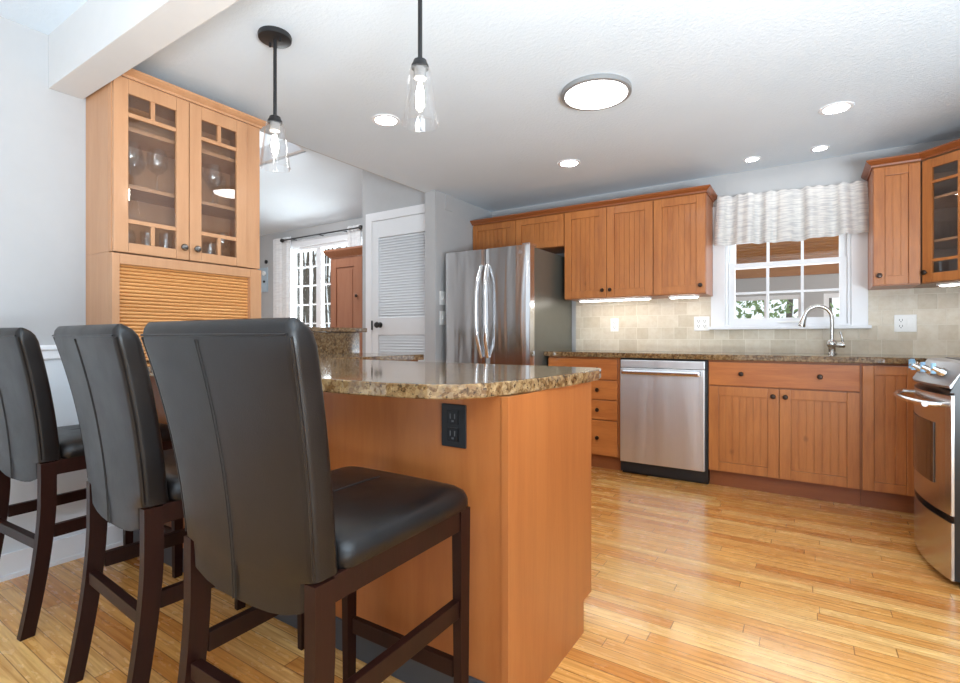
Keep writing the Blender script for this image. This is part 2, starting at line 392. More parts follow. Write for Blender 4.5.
# dining room beyond the half wall
YD = 3.60; XD = -3.764
struct('wall_pantry', MB().box(XD, -3.617, YD, YD+.1, 0, 3.4).box(-3.617, -2.72, YD, YD+.1, 2.17, 3.4).box(XD, XD+.1, YD, 4.8, 0, 3.4), M['wall'], 'grey wall around the louvered door', 'wall')
dx0, dx1, dz0, dz1 = -6.58, -5.02, 0.95, 2.36
struct('wall_dining', MB().box(-7.6, dx0, 4.8, 4.92, 0, 2.72).box(dx1, -3.6, 4.8, 4.92, 0, 2.72).box(dx0, dx1, 4.8, 4.92, 0, dz0).box(dx0, dx1, 4.8, 4.92, dz1, 2.72), M['wall'], 'grey dining room window wall', 'wall')
struct('wall_dining', MB().box(-7.6, -7.5, 1.6, 4.8, 0, 4.2).box(-7.6, -2.97, 1.55, 1.70, 0, 4.2), M['wall'], 'grey dining room far side wall', 'wall')
sl = 0.34
def vz(y): return 2.635 + sl*(4.8-y)
def slab(x0, x1, y0, y1, th=0.08):
    return [(x0,y0,vz(y0)),(x1,y0,vz(y0)),(x1,y1,vz(y1)),(x0,y1,vz(y1)),(x0,y0,vz(y0)+th),(x1,y0,vz(y0)+th),(x1,y1,vz(y1)+th),(x0,y1,vz(y1)+th)]
# skylight opening
kx0, kx1, ky0, ky1 = -5.7, -4.60, 2.6, 3.57
vc = MB()
vc.hexa(slab(-7.6, kx0, 1.6, 4.92)).hexa(slab(kx1, -2.85, 1.6, 4.92)).hexa(slab(kx0, kx1, 1.6, ky0)).hexa(slab(kx0, kx1, ky1, 4.92))
struct('ceiling', vc, M['ceiling'], 'white vaulted dining room ceiling', 'ceiling')
fr = MB()
for q in ((kx0+.001, kx1-.001, ky0+.001, ky0+.03), (kx0+.001, kx1-.001, ky1-.03, ky1-.001), (kx0+.001, kx0+.03, ky0+.031, ky1-.031), (kx1-.03, kx1-.001, ky0+.031, ky1-.031)):
    fr.hexa([(x, y, z+.01) for x, y, z in slab(*q, .18)])
sk = struct('window_3', fr, M['white'], 'white framed skylight in the vaulted ceiling', 'skylight')
# half wall with granite ledge
struct('wall_half', MB().box(-2.98, XL, 1.75, 2.69, 0, 1.065), M['wall'], 'half wall between kitchen and dining room', 'wall')

# louvered pantry door
d = struct('door_1', MB().box(-3.617, -3.53, YD-.015, YD+.03, 0.02, 2.165, .003).box(-2.865, -2.80, YD-.015, YD+.03, 0.02, 2.165, .003)
           .box(-3.53, -2.865, YD-.015, YD+.03, 2.0, 2.165, .003).box(-3.53, -2.865, YD-.015, YD+.03, 1.05, 1.215, .003).box(-3.53, -2.865, YD-.015, YD+.03, 0.02, 0.22, .003), M['louver'], 'white louvered pantry door', 'door')
lv = MB()
def louvers(z0, z1):
    n = int((z1-z0)/0.026)
    for i in range(n):
        z = z0+(i+.5)*(z1-z0)/n
        lv.hexa([(-3.53,YD-.013,z-.0115),(-2.865,YD-.013,z-.0115),(-2.865,YD-.007,z-.0115),(-3.53,YD-.007,z-.0115),
                 (-3.53,YD+.001,z+.0095),(-2.865,YD+.001,z+.0095),(-2.865,YD+.007,z+.0095),(-3.53,YD+.007,z+.0095)])
lv.box(-3.53, -2.865, YD+.018, YD+.024, .22, 2.0)
louvers(1.215, 2.0); louvers(0.22, 1.05)
obj('louver_panel', lv, M['louver'], d)
kb = MB().lathe([(0.0,-.075),(.022,-.073),(.030,-.06),(.026,-.045),(.010,-.036),(.010,-.016),(.028,-.014),(.028,-.010),(0,-.010)], (-3.50, YD-.008, 1.147), 'Y', 20)
obj('door_knob', kb, M['black'], d, label='black round door knob')
obj('knob_plate', MB().box(-3.62, -3.605, YD-.024, YD-.016, 1.10, 1.19), M['black'], d)
struct('trim_5', MB().box(-3.70, -3.617, YD-.02, YD, 0, 2.25, .004).box(-3.70, -2.80, YD-.02, YD, 2.168, 2.25, .004), M['white'], 'white casing of the pantry door', 'casing')

# dining window
w2 = MB()
w2.box(dx0-.09, dx0, 4.775, 4.80, dz0-.03, dz1+.10, .004).box(dx1, dx1+.09, 4.775, 4.80, dz0-.03, dz1+.10, .004).box(dx0-.09, dx1+.09, 4.77, 4.80, dz1, dz1+.10, .004).box(dx0-.11, dx1+.11, 4.75, 4.80, dz0-.04, dz0, .004)
w2.box(dx0, dx0+.05, 4.80, 4.90, dz0, dz1).box(dx1-.05, dx1, 4.80, 4.90, dz0, dz1).box(dx0, dx1, 4.80, 4.90, dz1-.05, dz1).box(dx0, dx1, 4.80, 4.90, dz0, dz0+.05)
win2 = struct('window_2', w2, M['white'], 'white dining room window with muntins', 'window')
mu = MB(); xm = -5.93
mu.box(xm-.055, xm+.055, 4.82, 4.88, dz0, dz1)
for k in (1, 2):
    mu.box(dx0+(xm-dx0)*k/3-.011, dx0+(xm-dx0)*k/3+.011, 4.835, 4.865, dz0, dz1); mu.box(xm+(dx1-xm)*k/3-.011, xm+(dx1-xm)*k/3+.011, 4.835, 4.865, dz0, dz1)
for z in (1.23, 1.51, 1.79, 2.07): mu.box(dx0, dx1, 4.837, 4.863, z-.011, z+.011)
obj('muntin_grid', mu, M['white'], win2)
obj('window_glass', MB().box(dx0+.04, dx1-.04, 4.848, 4.852, dz0+.04, dz1-.04), M['pane'], win2)

# sink window
w1 = MB()
w1.box(-0.655, wx0, YW-.022, YW, 1.10, 2.05, .004).box(wx1, 0.34, YW-.022, YW, 1.10, 2.05, .004).box(-0.655, 0.34, YW-.022, YW, 1.98, 2.06, .004)
w1.box(-0.672, 0.358, YW-.05, YW, 1.088, 1.112, .005)
w1.box(wx0, wx0+.02, YW, YW+.11, wz0, wz1).box(wx1-.02, wx1, YW, YW+.11, wz0, wz1).box(wx0, wx1, YW, YW+.11, wz1-.02, wz1).box(wx0, wx1, YW, YW+.11, wz0-.003, wz0+.012)
win1 = struct('window_1', w1, M['white'], 'white sink window with six over six sashes', 'window')
us = MB(); x0, x1 = wx0+.02, wx1-.02
us.box(x0, x0+.045, YW+.065, YW+.10, 1.58, 1.98).box(x1-.045, x1, YW+.065, YW+.10, 1.58, 1.98).box(x0, x1, YW+.065, YW+.10, 1.94, 1.98).box(x0, x1, YW+.065, YW+.10, 1.565, 1.60)
lsx0, lsx1 = x0, x1
ls = MB()
ls.box(x0, x0+.045, YW+.025, YW+.06, 1.127, 1.60, .003).box(x1-.045, x1, YW+.025, YW+.06, 1.127, 1.60, .003).box(x0, x1, YW+.025, YW+.06, 1.127, 1.175, .003).box(x0, x1, YW+.025, YW+.06, 1.565, 1.602, .003)
for k in (1, 2):
    xx = x0+.045+(x1-x0-.09)*k/3
    ls.box(xx-.010, xx+.010, YW+.033, YW+.052, 1.17, 1.57); us.box(xx-.010, xx+.010, YW+.073, YW+.092, 1.59, 1.95)
ls.box(x0+.04, x1-.04, YW+.035, YW+.050, 1.362, 1.380); us.box(x0+.04, x1-.04, YW+.075, YW+.090, 1.765, 1.783)
obj('upper_sash', us, M['white'], win1); lo = obj('lower_sash', ls, M['white'], win1)
obj('sash_lift', MB().box(-.20, -.06, YW+.012, YW+.026, 1.135, 1.150, .004), M['plastic'], lo)
obj('window_glass', MB().box(x0+.04, x1-.04, YW+.041, YW+.044, 1.17, 1.57), M['pane'], win1)
obj('window_glass', MB().box(x0+.04, x1-.04, YW+.081, YW+.084, 1.59, 1.95), M['pane'], win1)

# porch behind the sink window
PY = 7.0
pc = MB()
for i in range(34):
    a, b = 4.56+i*.072, 4.56+i*.072+.054
    zf = lambda y: 2.45-(y-4.56)*(2.45-1.86)/(PY-4.56)
    pc.hexa([(-3,a,zf(a)),(3,a,zf(a)),(3,b,zf(b)),(-3,b,zf(b)),(-3,a,zf(a)+.03),(3,a,zf(a)+.03),(3,b,zf(b)+.03),(-3,b,zf(b)+.03)])
pc.box(-3, 3, 4.56, PY, 2.48, 2.52)
struct('ceiling', pc, M['porchwood'], 'slatted wooden porch ceiling', 'ceiling')
struct('trim_6', MB().box(-3, 3, PY-.08, PY+.06, 1.75, 1.90, .006), M['porchwood'], 'brown wooden porch beam', 'beam')
pw = MB().box(-3, 3, PY, PY+.1, 1.53, 1.76).box(-3, 3, PY, PY+.1, -.2, .75)
for xx in (-3.0, -1.02, -.06, 1.0, 2.6): pw.box(xx, xx+.20, PY, PY+.1, .75, 1.53)
struct('wall_porch', pw, M['wall'], 'grey porch wall with window openings', 'wall')
for k, (a, b) in enumerate(((-.82, -.06), (.14, 1.0))):
    f = MB().box(a, a+.05, PY+.02, PY+.08, .75, 1.53).box(b-.05, b, PY+.02, PY+.08, .75, 1.53).box(a, b, PY+.02, PY+.08, 1.48, 1.53).box(a, b, PY+.02, PY+.08, .75, .80).box((a+b)/2-.02, (a+b)/2+.02, PY+.03, PY+.07, .8, 1.48).box(a, b, PY+.03, PY+.07, 1.20, 1.23)
    struct('window_%d' % (4+k), f, M['white'], 'white porch window, '+('left' if k == 0 else 'right')+' one seen through the sink window', 'window')
struct('floor', MB().box(-3, 3, 4.5, 7.1, -.28, -.2), M['porchwood'], 'wooden porch floor', 'floor')
struct('ground', MB().box(-26, 10, 4.95, 30, -1.2, -.9), M['ground'], 'leaf covered ground outside', 'ground')

# ------------------------------------------------------------------ cabinet builders
def bead_door(mb, u0, u1, z0, z1, axis_map, fw=0.062, th=0.020, bead=0.043, panel=True):
    """shaker frame with a grooved bead board panel; axis_map(u0,u1,d0,d1,z0,z1) adds a box to mb"""
    A = axis_map
    A(mb, u0, u0+fw, 0, th, z0, z1, .003); A(mb, u1-fw, u1, 0, th, z0, z1, .003)
    A(mb, u0+fw, u1-fw, 0.0006, th, z1-fw, z1, .003); A(mb, u0+fw, u1-fw, 0.0006, th, z0, z0+fw, .003)
    if panel:
        n = max(2, round((u1-u0-2*fw)/bead)); w = (u1-u0-2*fw)/n
        A(mb, u0+fw-.004, u1-fw+.004, .013, th-.001, z0+fw-.004, z1-fw+.004, 0)
        for i in range(n): A(mb, u0+fw+i*w+.0022, u0+fw+(i+1)*w-.0022, .0085, .0135, z0+fw, z1-fw, .0018)
def facing_minus_y(Y):
    def A(mb, u0, u1, d0, d1, z0, z1, b): mb.box(u0, u1, Y+d0, Y+d1, z0, z1, b)
    return A
def knob(parent, p, axis='Y', sgn=-1, r=0.0155, mat='bronze', name='knob'):
    pr = [(0.0055,0),(0.0055,.010),(.009,.013),(r,.019),(r,.023),(r*.75,.028),(0.0,.0295)]
    mb = MB().lathe([(a, sgn*h) for a, h in pr], p, axis, 16)
    return obj(name, mb, M[mat], parent)

YB = 3.775   # base door plane
def base_box(t, x0, x1, toe=True):
    c = MB().box(x0, x1, YB+.0205, YW-.001, .11, .872)
    obj('carcass', c, M['cabp'], t)
    obj('toe_kick', MB().box(x0, x1, YB+.07, YB+.085, 0.0, .1095), M['crown'], t)
# drawer base
t = thing('drawer_cabinet', 'four-drawer wooden base cabinet between refrigerator and dishwasher', 'cabinet', (-1.51, 4.1, 0))
base_box(t, -1.80, -1.205)
for z0, z1 in ((.702,.860),(.548,.694),(.392,.540),(.116,.384)):
    dr = obj('drawer', MB().box(-1.795, -1.222, YB, YB+.0205, z0, z1, .004), M['cabh'], t)
    for xx in (-1.374, -1.645): knob(dr, (xx, YB, (z0+z1)/2))
# sink base
t = thing('sink_cabinet', 'wide two-door wooden base cabinet under the sink window', 'cabinet', (-.16, 4.1, 0))
base_box(t, -.585, .2605)
dr = obj('false_drawer', MB().box(-.579, .2545, YB, YB+.0205, .702, .860, .004), M['cabh'], t)
for xx in (-.38, .056): knob(dr, (xx, YB, .783))
for a, b, kx in ((-.579, -.164, -.196), (-.160, .2545, -.128)):
    mb = MB(); bead_door(mb, a, b, .116, .694, facing_minus_y(YB)); dd = obj('door', mb, M['cab'], t); knob(dd, (kx, YB, .645))
# corner base
t = thing('corner_base_cabinet', 'single-door wooden base cabinet in the corner beside the range', 'cabinet', (.5, 4.1, 0))
base_box(t, .2615, .5305)
mb = MB(); bead_door(mb, .267, .527, .116, .860, facing_minus_y(YB), fw=.055); obj('door', mb, M['cab'], t)
obj('corner_filler', MB().box(.5315, .56, 3.515, YW-.02, .11, .872).box(.5605, XR-.002, 3.515, 3.53, 0, .872), M['cabp'], t)
# dishwasher
t = thing('dishwasher', 'stainless steel dishwasher with bar handle between base cabinets', 'dishwasher', (-.89, 4.1, 0))
obj('body', MB().box(-1.199, -.588, YB+.02, YW-.03, .02, .868), M['black'], t)
dp = obj('door_panel', MB().box(-1.193, -.604, YB-.018, YB+.0195, .098, .800, .006).box(-1.193, -.604, YB-.012, YB+.0195, .803, .860, .006), M['steel_dw'], t)
obj('kick_plate', MB().box(-1.193, -.590, YB+.045, YB+.06, .0, .096), M['blackgloss'], t)
h = MB().box(-1.172, -.627, YB-.066, YB-.040, .755, .789, .012)
hh = obj('handle', h, M['brightmetal'], dp)
obj('handle_mount', MB().box(-1.165, -1.145, YB-.041, YB-.017, .760, .784, .003), M['brightmetal'], dp)
obj('handle_mount', MB().box(-.652, -.629, YB-.041, YB-.017, .758, .788, .003), M['black'], dp, label='black handle mount')

# wall cabinets
YU = 4.03
t = thing('over_fridge_cabinet', 'short two-door wall cabinet above the refrigerator', 'cabinet', (-2.24, 4.2, 1.81))
obj('carcass', MB().box(-2.722, -1.768, YU+.0205, YW-.001, 1.815, 2.112), M['cabp'], t)
for a, b in ((-2.715, -2.247), (-2.243, -1.772)):
    mb = MB(); bead_door(mb, a, b, 1.818, 2.095, facing_minus_y(YU), fw=.055); obj('door', mb, M['cab'], t)
t = thing('wall_cabinet', 'tall two-door wall cabinet right of the refrigerator', 'cabinet', (-1.39, 4.2, 1.36))
obj('carcass', MB().box(-1.766, -1.0195, YU+.0205, YW-.001, 1.352, 2.112), M['cabp'], t)
for a, b, kx in ((-1.763, -1.394, -1.424), (-1.390, -1.022, -1.360)):
    mb = MB(); bead_door(mb, a, b, 1.358, 2.095, facing_minus_y(YU)); dd = obj('door', mb, M['cab'], t); knob(dd, (kx, YU, 1.415))
t = thing('wall_cabinet', 'single-door wall cabinet left of the sink window', 'cabinet', (-.83, 4.2, 1.36))
obj('carcass', MB().box(-1.0185, -.640, YU+.0205, YW-.001, 1.352, 2.112), M['cabp'], t)
mb = MB(); bead_door(mb, -1.016, -.644, 1.358, 2.095, facing_minus_y(YU)); dd = obj('door', mb, M['cab'], t); knob(dd, (-.675, YU, 1.415))
t = thing('wall_cabinet', 'narrow single-door wall cabinet right of the sink window', 'cabinet', (.45, 4.2, 1.36))
obj('carcass', MB().box(.338, .5705, YU+.0205, YW-.001, 1.352, 2.112), M['cabp'], t)
mb = MB(); bead_door(mb, .342, .567, 1.358, 2.095, facing_minus_y(YU), fw=.055); dd = obj('door', mb, M['cab'], t); knob(dd, (.368, YU, 1.415))
# crown mouldings
def crown_run(pts, z0=2.102, h=0.042, out=0.036, side=1):
    """profile swept along a plan polyline; outward is to the right of travel times side"""
    prof = [(0, 0), (.008, 0), (.010, .010), (out*.7, h*.52), (out, h*.78), (out, h), (0, h)]
    P = [Vector((p[0], p[1])) for p in pts]; rings = []
    for i, p in enumerate(P):
        ns = []
        if i > 0: d = (P[i]-P[i-1]).normalized(); ns.append(Vector((d.y, -d.x)))
        if i < len(P)-1: d = (P[i+1]-P[i]).normalized(); ns.append(Vector((d.y, -d.x)))
        n = sum(ns, Vector((0, 0))); n = n.normalized(); k = 1/max(.3, n.dot(ns[0]))
        rings.append([(p.x+n.x*a*k*side, p.y+n.y*a*k*side, z0+b) for a, b in prof])
    return MB().loft(rings, True, False)
tag(obj('crown_molding', crown_run([(-2.722, YU+.001), (-.640, YU+.001), (-.640, YW-.002)]), M['crown']), 'dark wooden crown moulding along the cabinets left of the sink window', 'moulding')

# diagonal corner wall cabinet with glass door
cx, cy = .572, 4.03
ang = -PI/4
t = thing('corner_wall_cabinet', 'diagonal corner wall cabinet with glass door right of the window', 'cabinet', (cx, cy, 1.352), ang)
w = .40   # local: x along face, y into the cabinet
R2 = lambda x, y: (cx+(x*math.cos(ang)-y*math.sin(ang)), cy+(x*math.sin(ang)+y*math.cos(ang)))
ex, ey = R2(w, .021)
poly = [(cx+.002, cy+.022), (ex, ey), (XR-.001, ey), (XR-.001, YW-.001), (cx+.002, YW-.001)]
car = MB().prism(poly, 1.352, 1.37).prism(poly, 2.095, 2.112)
car.box(cx+.002, cx+.016, cy+.03, YW-.001, 1.37, 2.095).box(cx+.002, XR-.001, YW-.015, YW-.001, 1.37, 2.095).box(XR-.015, XR-.001, ey, YW-.001, 1.37, 2.095).box(ex, XR-.001, ey, ey+.014, 1.37, 2.095)
obj('carcass', car, M['inside'], t)
sp = [(cx+.02, cy+.05), (ex-.02, ey+.02), (XR-.018, ey+.02), (XR-.018, YW-.018), (cx+.02, YW-.018)]
for z in (1.60, 1.86): obj('shelf', MB().prism(sp, z, z+.014), M['hutch'], t)
z0 = .006; z1 = .743
mb = MB(); fw = .055
mb.box(.003, fw, 0, .02, z0, z1, .003).box(w-fw, w-.003, 0, .02, z0, z1, .003).box(fw, w-fw, .0006, .02, z1-fw, z1, .003).box(fw, w-fw, .0006, .02, z0, z0+fw, .003)
mb.box(w/2-.009, w/2+.009, .002, .018, z0+fw, z1-fw)
for z in (z0+fw+.075, z1-fw-.085): mb.box(fw, w-fw, .0025, .0175, z-.009, z+.009)
gd = obj('glass_door', mb, M['cab'], t, local=True)
obj('glass_pane', MB().box(fw-.004, w-fw+.004, .009, .012, z0+fw-.004, z1-fw+.004), M['cabglass'], gd, local=True)
pr = [(0.0055,0),(0.0055,.010),(.009,.013),(.0155,.019),(.0155,.023),(.011,.028),(0.0,.0295)]
obj('knob', MB().lathe([(a, -b) for a, b in pr], (.026, 0, .066), 'Y', 16), M['bronze'], gd, local=True)
exf, eyf = R2(w, 0)
tag(obj('crown_molding', crown_run([(.338, YW-.002), (.338, YU+.001), (cx, cy+.001), (exf, eyf), (XR-.002, eyf)]), M['crown']), 'wooden crown moulding on the cabinets right of the sink window', 'moulding')

# ------------------------------------------------------------------ worktops
def slabtop(poly, z0=.8735, z1=.912, r=.006):
    bm = bmesh.new(); vs = [bm.verts.new((a, b, z0)) for a, b in poly]; f = bm.faces.new(vs)
    ex_ = bmesh.ops.extrude_face_region(bm, geom=[f]); nv = [g for g in ex_['geom'] if isinstance(g, bmesh.types.BMVert)]
    bmesh.ops.translate(bm, vec=(0, 0, z1-z0), verts=nv)
    bmesh.ops.recalc_face_normals(bm, faces=bm.faces[:])
    ed = [e for e in bm.edges if abs(e.verts[0].co.z-e.verts[1].co.z) < 1e-6]
    bmesh.ops.bevel(bm, geom=ed, offset=r, segments=3, profile=.6, affect='EDGES')
    return MB().bm(bm)
YC = 3.745
tag(obj('granite_worktop', slabtop([(-1.82, YC), (.545, YC), (.545, 3.508), (XR-.002, 3.508), (XR-.002, YW-.011), (-1.82, YW-.011)]), M['granite']), 'speckled granite worktop under the sink window', 'worktop')
# peninsula top with a bowed, rounded end
ctl = [(-1.05,.953),(-.92,.962),(-.80,.984),(-.73,1.02),(-.693,1.09),(-.668,1.20),(-.650,1.34),(-.638,1.50),(-.634,1.64),(-.642,1.78),(-.662,1.855),(-.70,1.875)]
out = [(-2.84, .962), (-1.6, .957)]+ctl+[(-2.21, 1.875), (-2.21, 2.68), (XL+.023, 2.68), (XL+.023, 1.76), (XL+.002, 1.755), (XL+.002, .962)]
out = [p for p in out if p != (-2.84, .962)]
tag(obj('granite_worktop', slabtop(out), M['granite']), 'speckled granite peninsula top with a curved end by the stools', 'worktop')
# granite upstand and ledge on the half wall
tag(obj('granite_upstand', MB().box(XL+.001, XL+.021, 1.765, 2.69, .875, 1.064, .002), M['granite']), 'upright granite slab facing the half wall', 'upstand')
tag(obj('granite_ledge', slabtop([(-3.10, 1.765), (-2.82, 1.765), (-2.82, 2.745), (-3.10, 2.745)], 1.066, 1.098), M['granite']), 'raised granite ledge on top of the half wall', 'ledge')

# peninsula cabinet
YP = 1.145; XE = -.658
t = thing('peninsula_cabinet', 'wooden peninsula base with plain panels under the curved granite top', 'cabinet', (-1.6, 1.45, 0))
obj('back_panel', MB().box(XL+.024, XE-.0215, YP, YP+.018, 0, .8725), M['cabp'], t)
ep = [(YP-.004, 0), (1.668, 0), (1.668, .112), (1.742, .112), (1.742, .8725), (YP-.004, .8725)]
obj('end_panel', MB().prism(ep, XE-.020, XE, 'X'), M['cabp'], t)
obj('carcass', MB().box(-2.22, XE-.0215, YP+.019, 1.735, .11, .872), M['cabp'], t)
for k in range(3):
    a = -2.2+k*.51; mb = MB()
    A = lambda mb, u0, u1, d0, d1, z0, z1, b: mb.box(u0, u1, 1.757-d1, 1.757-d0, z0, z1, b)
    bead_door(mb, a, a+.505, .116, .860, A); dd = obj('door', mb, M['cab'], t)
    knob(dd, (a+.46, 1.757, .78), 'Y', 1)
obj('base_strip', MB().box(XL+.024, XE-.045, YP-.010, YP-.0005, 0, .100, .002), M['vinyl'], t, label='dark grey vinyl base strip')
# black outlet on the peninsula
t = thing('black_outlet', 'black electrical outlet on the peninsula panel above the near stool', 'outlet', (-.8325, YP-.001, .782))
obj('plate', MB().box(-.874, -.791, YP-.007, YP-.0005, .722, .842, .003), M['black'], t)
for z in (.806, .758):
    rc = obj('receptacle', MB().box(-.851, -.814, YP-.010, YP-.0071, z-.019, z+.019, .003), M['blackgloss'], t)
    obj('slot', MB().box(-.842, -.839, YP-.0108, YP-.0101, z-.004, z+.010).box(-.827, -.824, YP-.0108, YP-.0101, z-.004, z+.010).box(-.836, -.829, YP-.0108, YP-.0101, z-.013, z-.008), M['slot'], rc)
# left run base below the hutch side
t = thing('side_base_cabinet', 'wooden base cabinet under the granite worktop by the half wall', 'cabinet', (-2.5, 2.2, 0))
obj('carcass', MB().box(XL+.024, -2.245, 1.765, 2.66, .11, .872), M['cabp'], t)
obj('toe_kick', MB().box(-2.32, -2.305, 1.765, 2.66, 0, .109), M['crown'], t)
A = lambda mb, u0, u1, d0, d1, z0, z1, b: mb.box(-2.223-d1, -2.223-d0, u0, u1, z0, z1, b)
for a in (1.79, 2.222):
    mb = MB(); bead_door(mb, a, a+.428, .116, .860, A); dd = obj('door', mb, M['cab'], t); knob(dd, (-2.223, a+.39, .78), 'X', 1)

# ------------------------------------------------------------------ hutch
HX = -2.590; HY0, HY1 = .975, 1.70; HZ = .9125
t = thing('hutch', 'tall pale maple hutch with glass doors and tambour front on the worktop', 'hutch', (-2.72, 1.34, HZ))
bk = XL+.003
obj('carcass', MB().box(bk, HX-.0225, HY0, HY0+.018, 1.413, 2.205).box(bk, HX-.0225, HY1-.018, HY1, 1.413, 2.205).box(bk, HX-.0225, HY0+.018, HY1-.018, 2.187, 2.205)
    .box(bk, HX-.0225, HY0+.018, HY1-.018, 1.413, 1.435).box(bk, bk+.006, HY0+.018, HY1-.018, 1.435, 2.187), M['hutch'], t)
obj('face_frame', MB().box(HX-.022, HX-.003, HY0+.001, HY0+.03, 1.413, 2.205).box(HX-.022, HX-.003, 1.606, HY1, 1.413, 2.205, .002).box(HX-.022, HX-.003, HY0+.03, 1.606, 2.178, 2.205).box(HX-.022, HX-.0215, 1.296, 1.312, 1.435, 2.178), M['hutch'], t)
obj('lower_case', MB().box(bk, HX-.020, HY0, HY0+.018, HZ, 1.412).box(bk, HX-.020, HY1-.018, HY1, HZ, 1.412).box(bk, bk+.006, HY0+.018, HY1-.018, HZ, 1.41).box(bk, HX-.04, HY0+.018, HY1-.018, 1.39, 1.412), M['hutch'], t)
obj('lower_frame', MB().box(HX-.0195, HX+.012, HY0, HY0+.030, HZ, 1.405, .002).box(HX-.0195, HX+.012, 1.634, HY1, HZ, 1.405, .002).box(HX-.0195, HX+.012, HY0+.030, 1.634, 1.358, 1.405, .002), M['hutch'], t)
tb = MB(); n = 27; z0, z1 = HZ+.004, 1.365
for i in range(n):
    a = z0+i*(z1-z0)/n; p = (z1-z0)/n
    prof = [(HX-.030, a), (HX-.020, a+.0008), (HX-.0155, a+p*.25), (HX-.0140, a+p*.5), (HX-.0155, a+p*.75), (HX-.020, a+p-.0012), (HX-.030, a+p-.0004)]
    tb.prism([(q[0], q[1]) for q in prof], HY0+.022, 1.642, 'Y')
obj('tambour_door', tb, M['hutchh'], t, label='slatted roll-up tambour door')
obj('shelf', MB().box(bk+.006, HX-.045, HY0+.020, HY1-.020, 1.720, 1.738), M['hutch'], t)
obj('shelf', MB().box(bk+.006, HX-.045, HY0+.020, HY1-.020, 1.985, 2.003), M['hutch'], t)
for a, b, ky in ((HY0+.004, 1.302, 1.272), (1.306, 1.610, 1.334)):
    mb = MB(); fw = .058; z0, z1 = 1.411, 2.192
    X0, X1 = HX-.0015-.0, HX+.018
    mb.box(X0, X1, a, a+fw, z0, z1, .003).box(X0, X1, b-fw, b, z0, z1, .003).box(X0, X1-.0006, a+fw, b-fw, z1-.062, z1, .003).box(X0, X1-.0006, a+fw, b-fw, z0, z0+.046, .003)
    for z in (1.555, 2.037): mb.box(X0, X1-.004, a+fw, b-fw, z-.010, z+.010)
    mid = (a+b)/2
    mb.box(X0, X1-.004, mid-.009, mid+.009, z0+.046, 1.546).box(X0, X1-.004, mid-.009, mid+.009, 2.046, z1-.062)
    gd = obj('glass_door', mb, M['hutch'], t)
    obj('glass_pane', MB().box(HX+.004, HX+.007, a+fw-.004, b-fw+.004, z0+.042, z1-.058), M['cabglass'], gd)
    knob(gd, (X1, ky, 1.468), 'X', 1, .017, 'pewter')
cr = crown_run([(HX-.003, HY0), (HX-.003, HY1+.0), (bk+.002, HY1+.0)], 2.2055, .038, .034, 1)
obj('crown', cr, M['hutch'], t)

# glassware on the hutch shelves
def goblet(R, H, stem):
    pr = [(.0,0),(R*.72,.0),(R*.72,.003),(R*.18,.009),(.004,.02),(.0036,stem),(R*.55,stem+.012),(R*.92,stem+(H-stem)*.32),(R,stem+(H-stem)*.5),(R*.90,stem+(H-stem)*.8),(R*.78,H)]
    inn = [(R*.78-.002,H),(R*.90-.0022,stem+(H-stem)*.8),(R-.0024,stem+(H-stem)*.5),(R*.92-.0024,stem+(H-stem)*.34),(R*.5,stem+.017),(0,stem+.014)]
    return pr+inn
def tumbler(R, H): return [(0,0),(R*.86,0),(R*.9,.004),(R,H),(R-.002,H),(R*.86,.010),(0,.010)]
G = [('wine_glass', goblet(.048,.205,.085), 18), ('stemless_glass', [(0,0),(.022,0),(.036,.02),(.040,.05),(.034,.095),(.032,.095),(.038,.05),(.034,.022),(0,.006)], 18), ('tumbler', tumbler(.031,.105), 18), ('wine_glass', goblet(.036,.165,.07), 18)]
gm = {}
def glass(kind, y, x, z, label, group):
    nm, prof, n = G[kind]
    if kind not in gm:
        o = link_mesh(nm, MB().lathe(prof, (0,0,0), 'Z', n), M['ware']); gm[kind] = o
    else:
        o = gm[kind].copy(); C.objects.link(o)
    o.location = (x, y, z); tag(o, label, 'glass', group)
xs = -2.70
for y, x, w_ in ((1.09,-2.68,'leftmost in'), (1.205,-2.68,'rightmost in'), (1.15,-2.79,'at the back of')):
    glass(0, y, x, 1.7385, 'round wine glass %s the left door, middle shelf' % w_, 'wine glasses on the middle shelf')
for y, x, w_ in ((1.385,-2.70,'leftmost in'), (1.475,-2.67,'centre front of'), (1.56,-2.78,'at the back of')):
    glass(0, y, x, 1.7385, 'round wine glass %s the right door, middle shelf' % w_, 'wine glasses on the middle shelf')
for i, (y, x) in enumerate(((1.07,-2.68),(1.17,-2.70),(1.235,-2.66))):
    glass((1,2,2)[i], y, x, 1.4355, ('small rounded glass at the left behind the left door, bottom shelf', 'straight tumbler second from left on the bottom shelf', 'straight tumbler beside the hutch centre on the bottom shelf')[i], 'glasses on the bottom shelf')
for i, (y, x) in enumerate(((1.38,-2.70),(1.455,-2.66),(1.54,-2.69))):
    glass((2,1,3)[i], y, x, 1.4355, ('tumbler at the left behind the right door, bottom shelf', 'small rounded glass in the middle behind the right door', 'small stemmed glass at the right behind the right door')[i], 'glasses on the bottom shelf')
# glasses in the corner cabinet
for i, (a, b) in enumerate(((.14,.13),(.24,.12))):
    px, py = R2(a, b)
    glass(2, py, px, 1.6145, ('left', 'right')[i]+' tumbler on the lower shelf of the corner glass cabinet', 'tumblers in the corner cabinet')

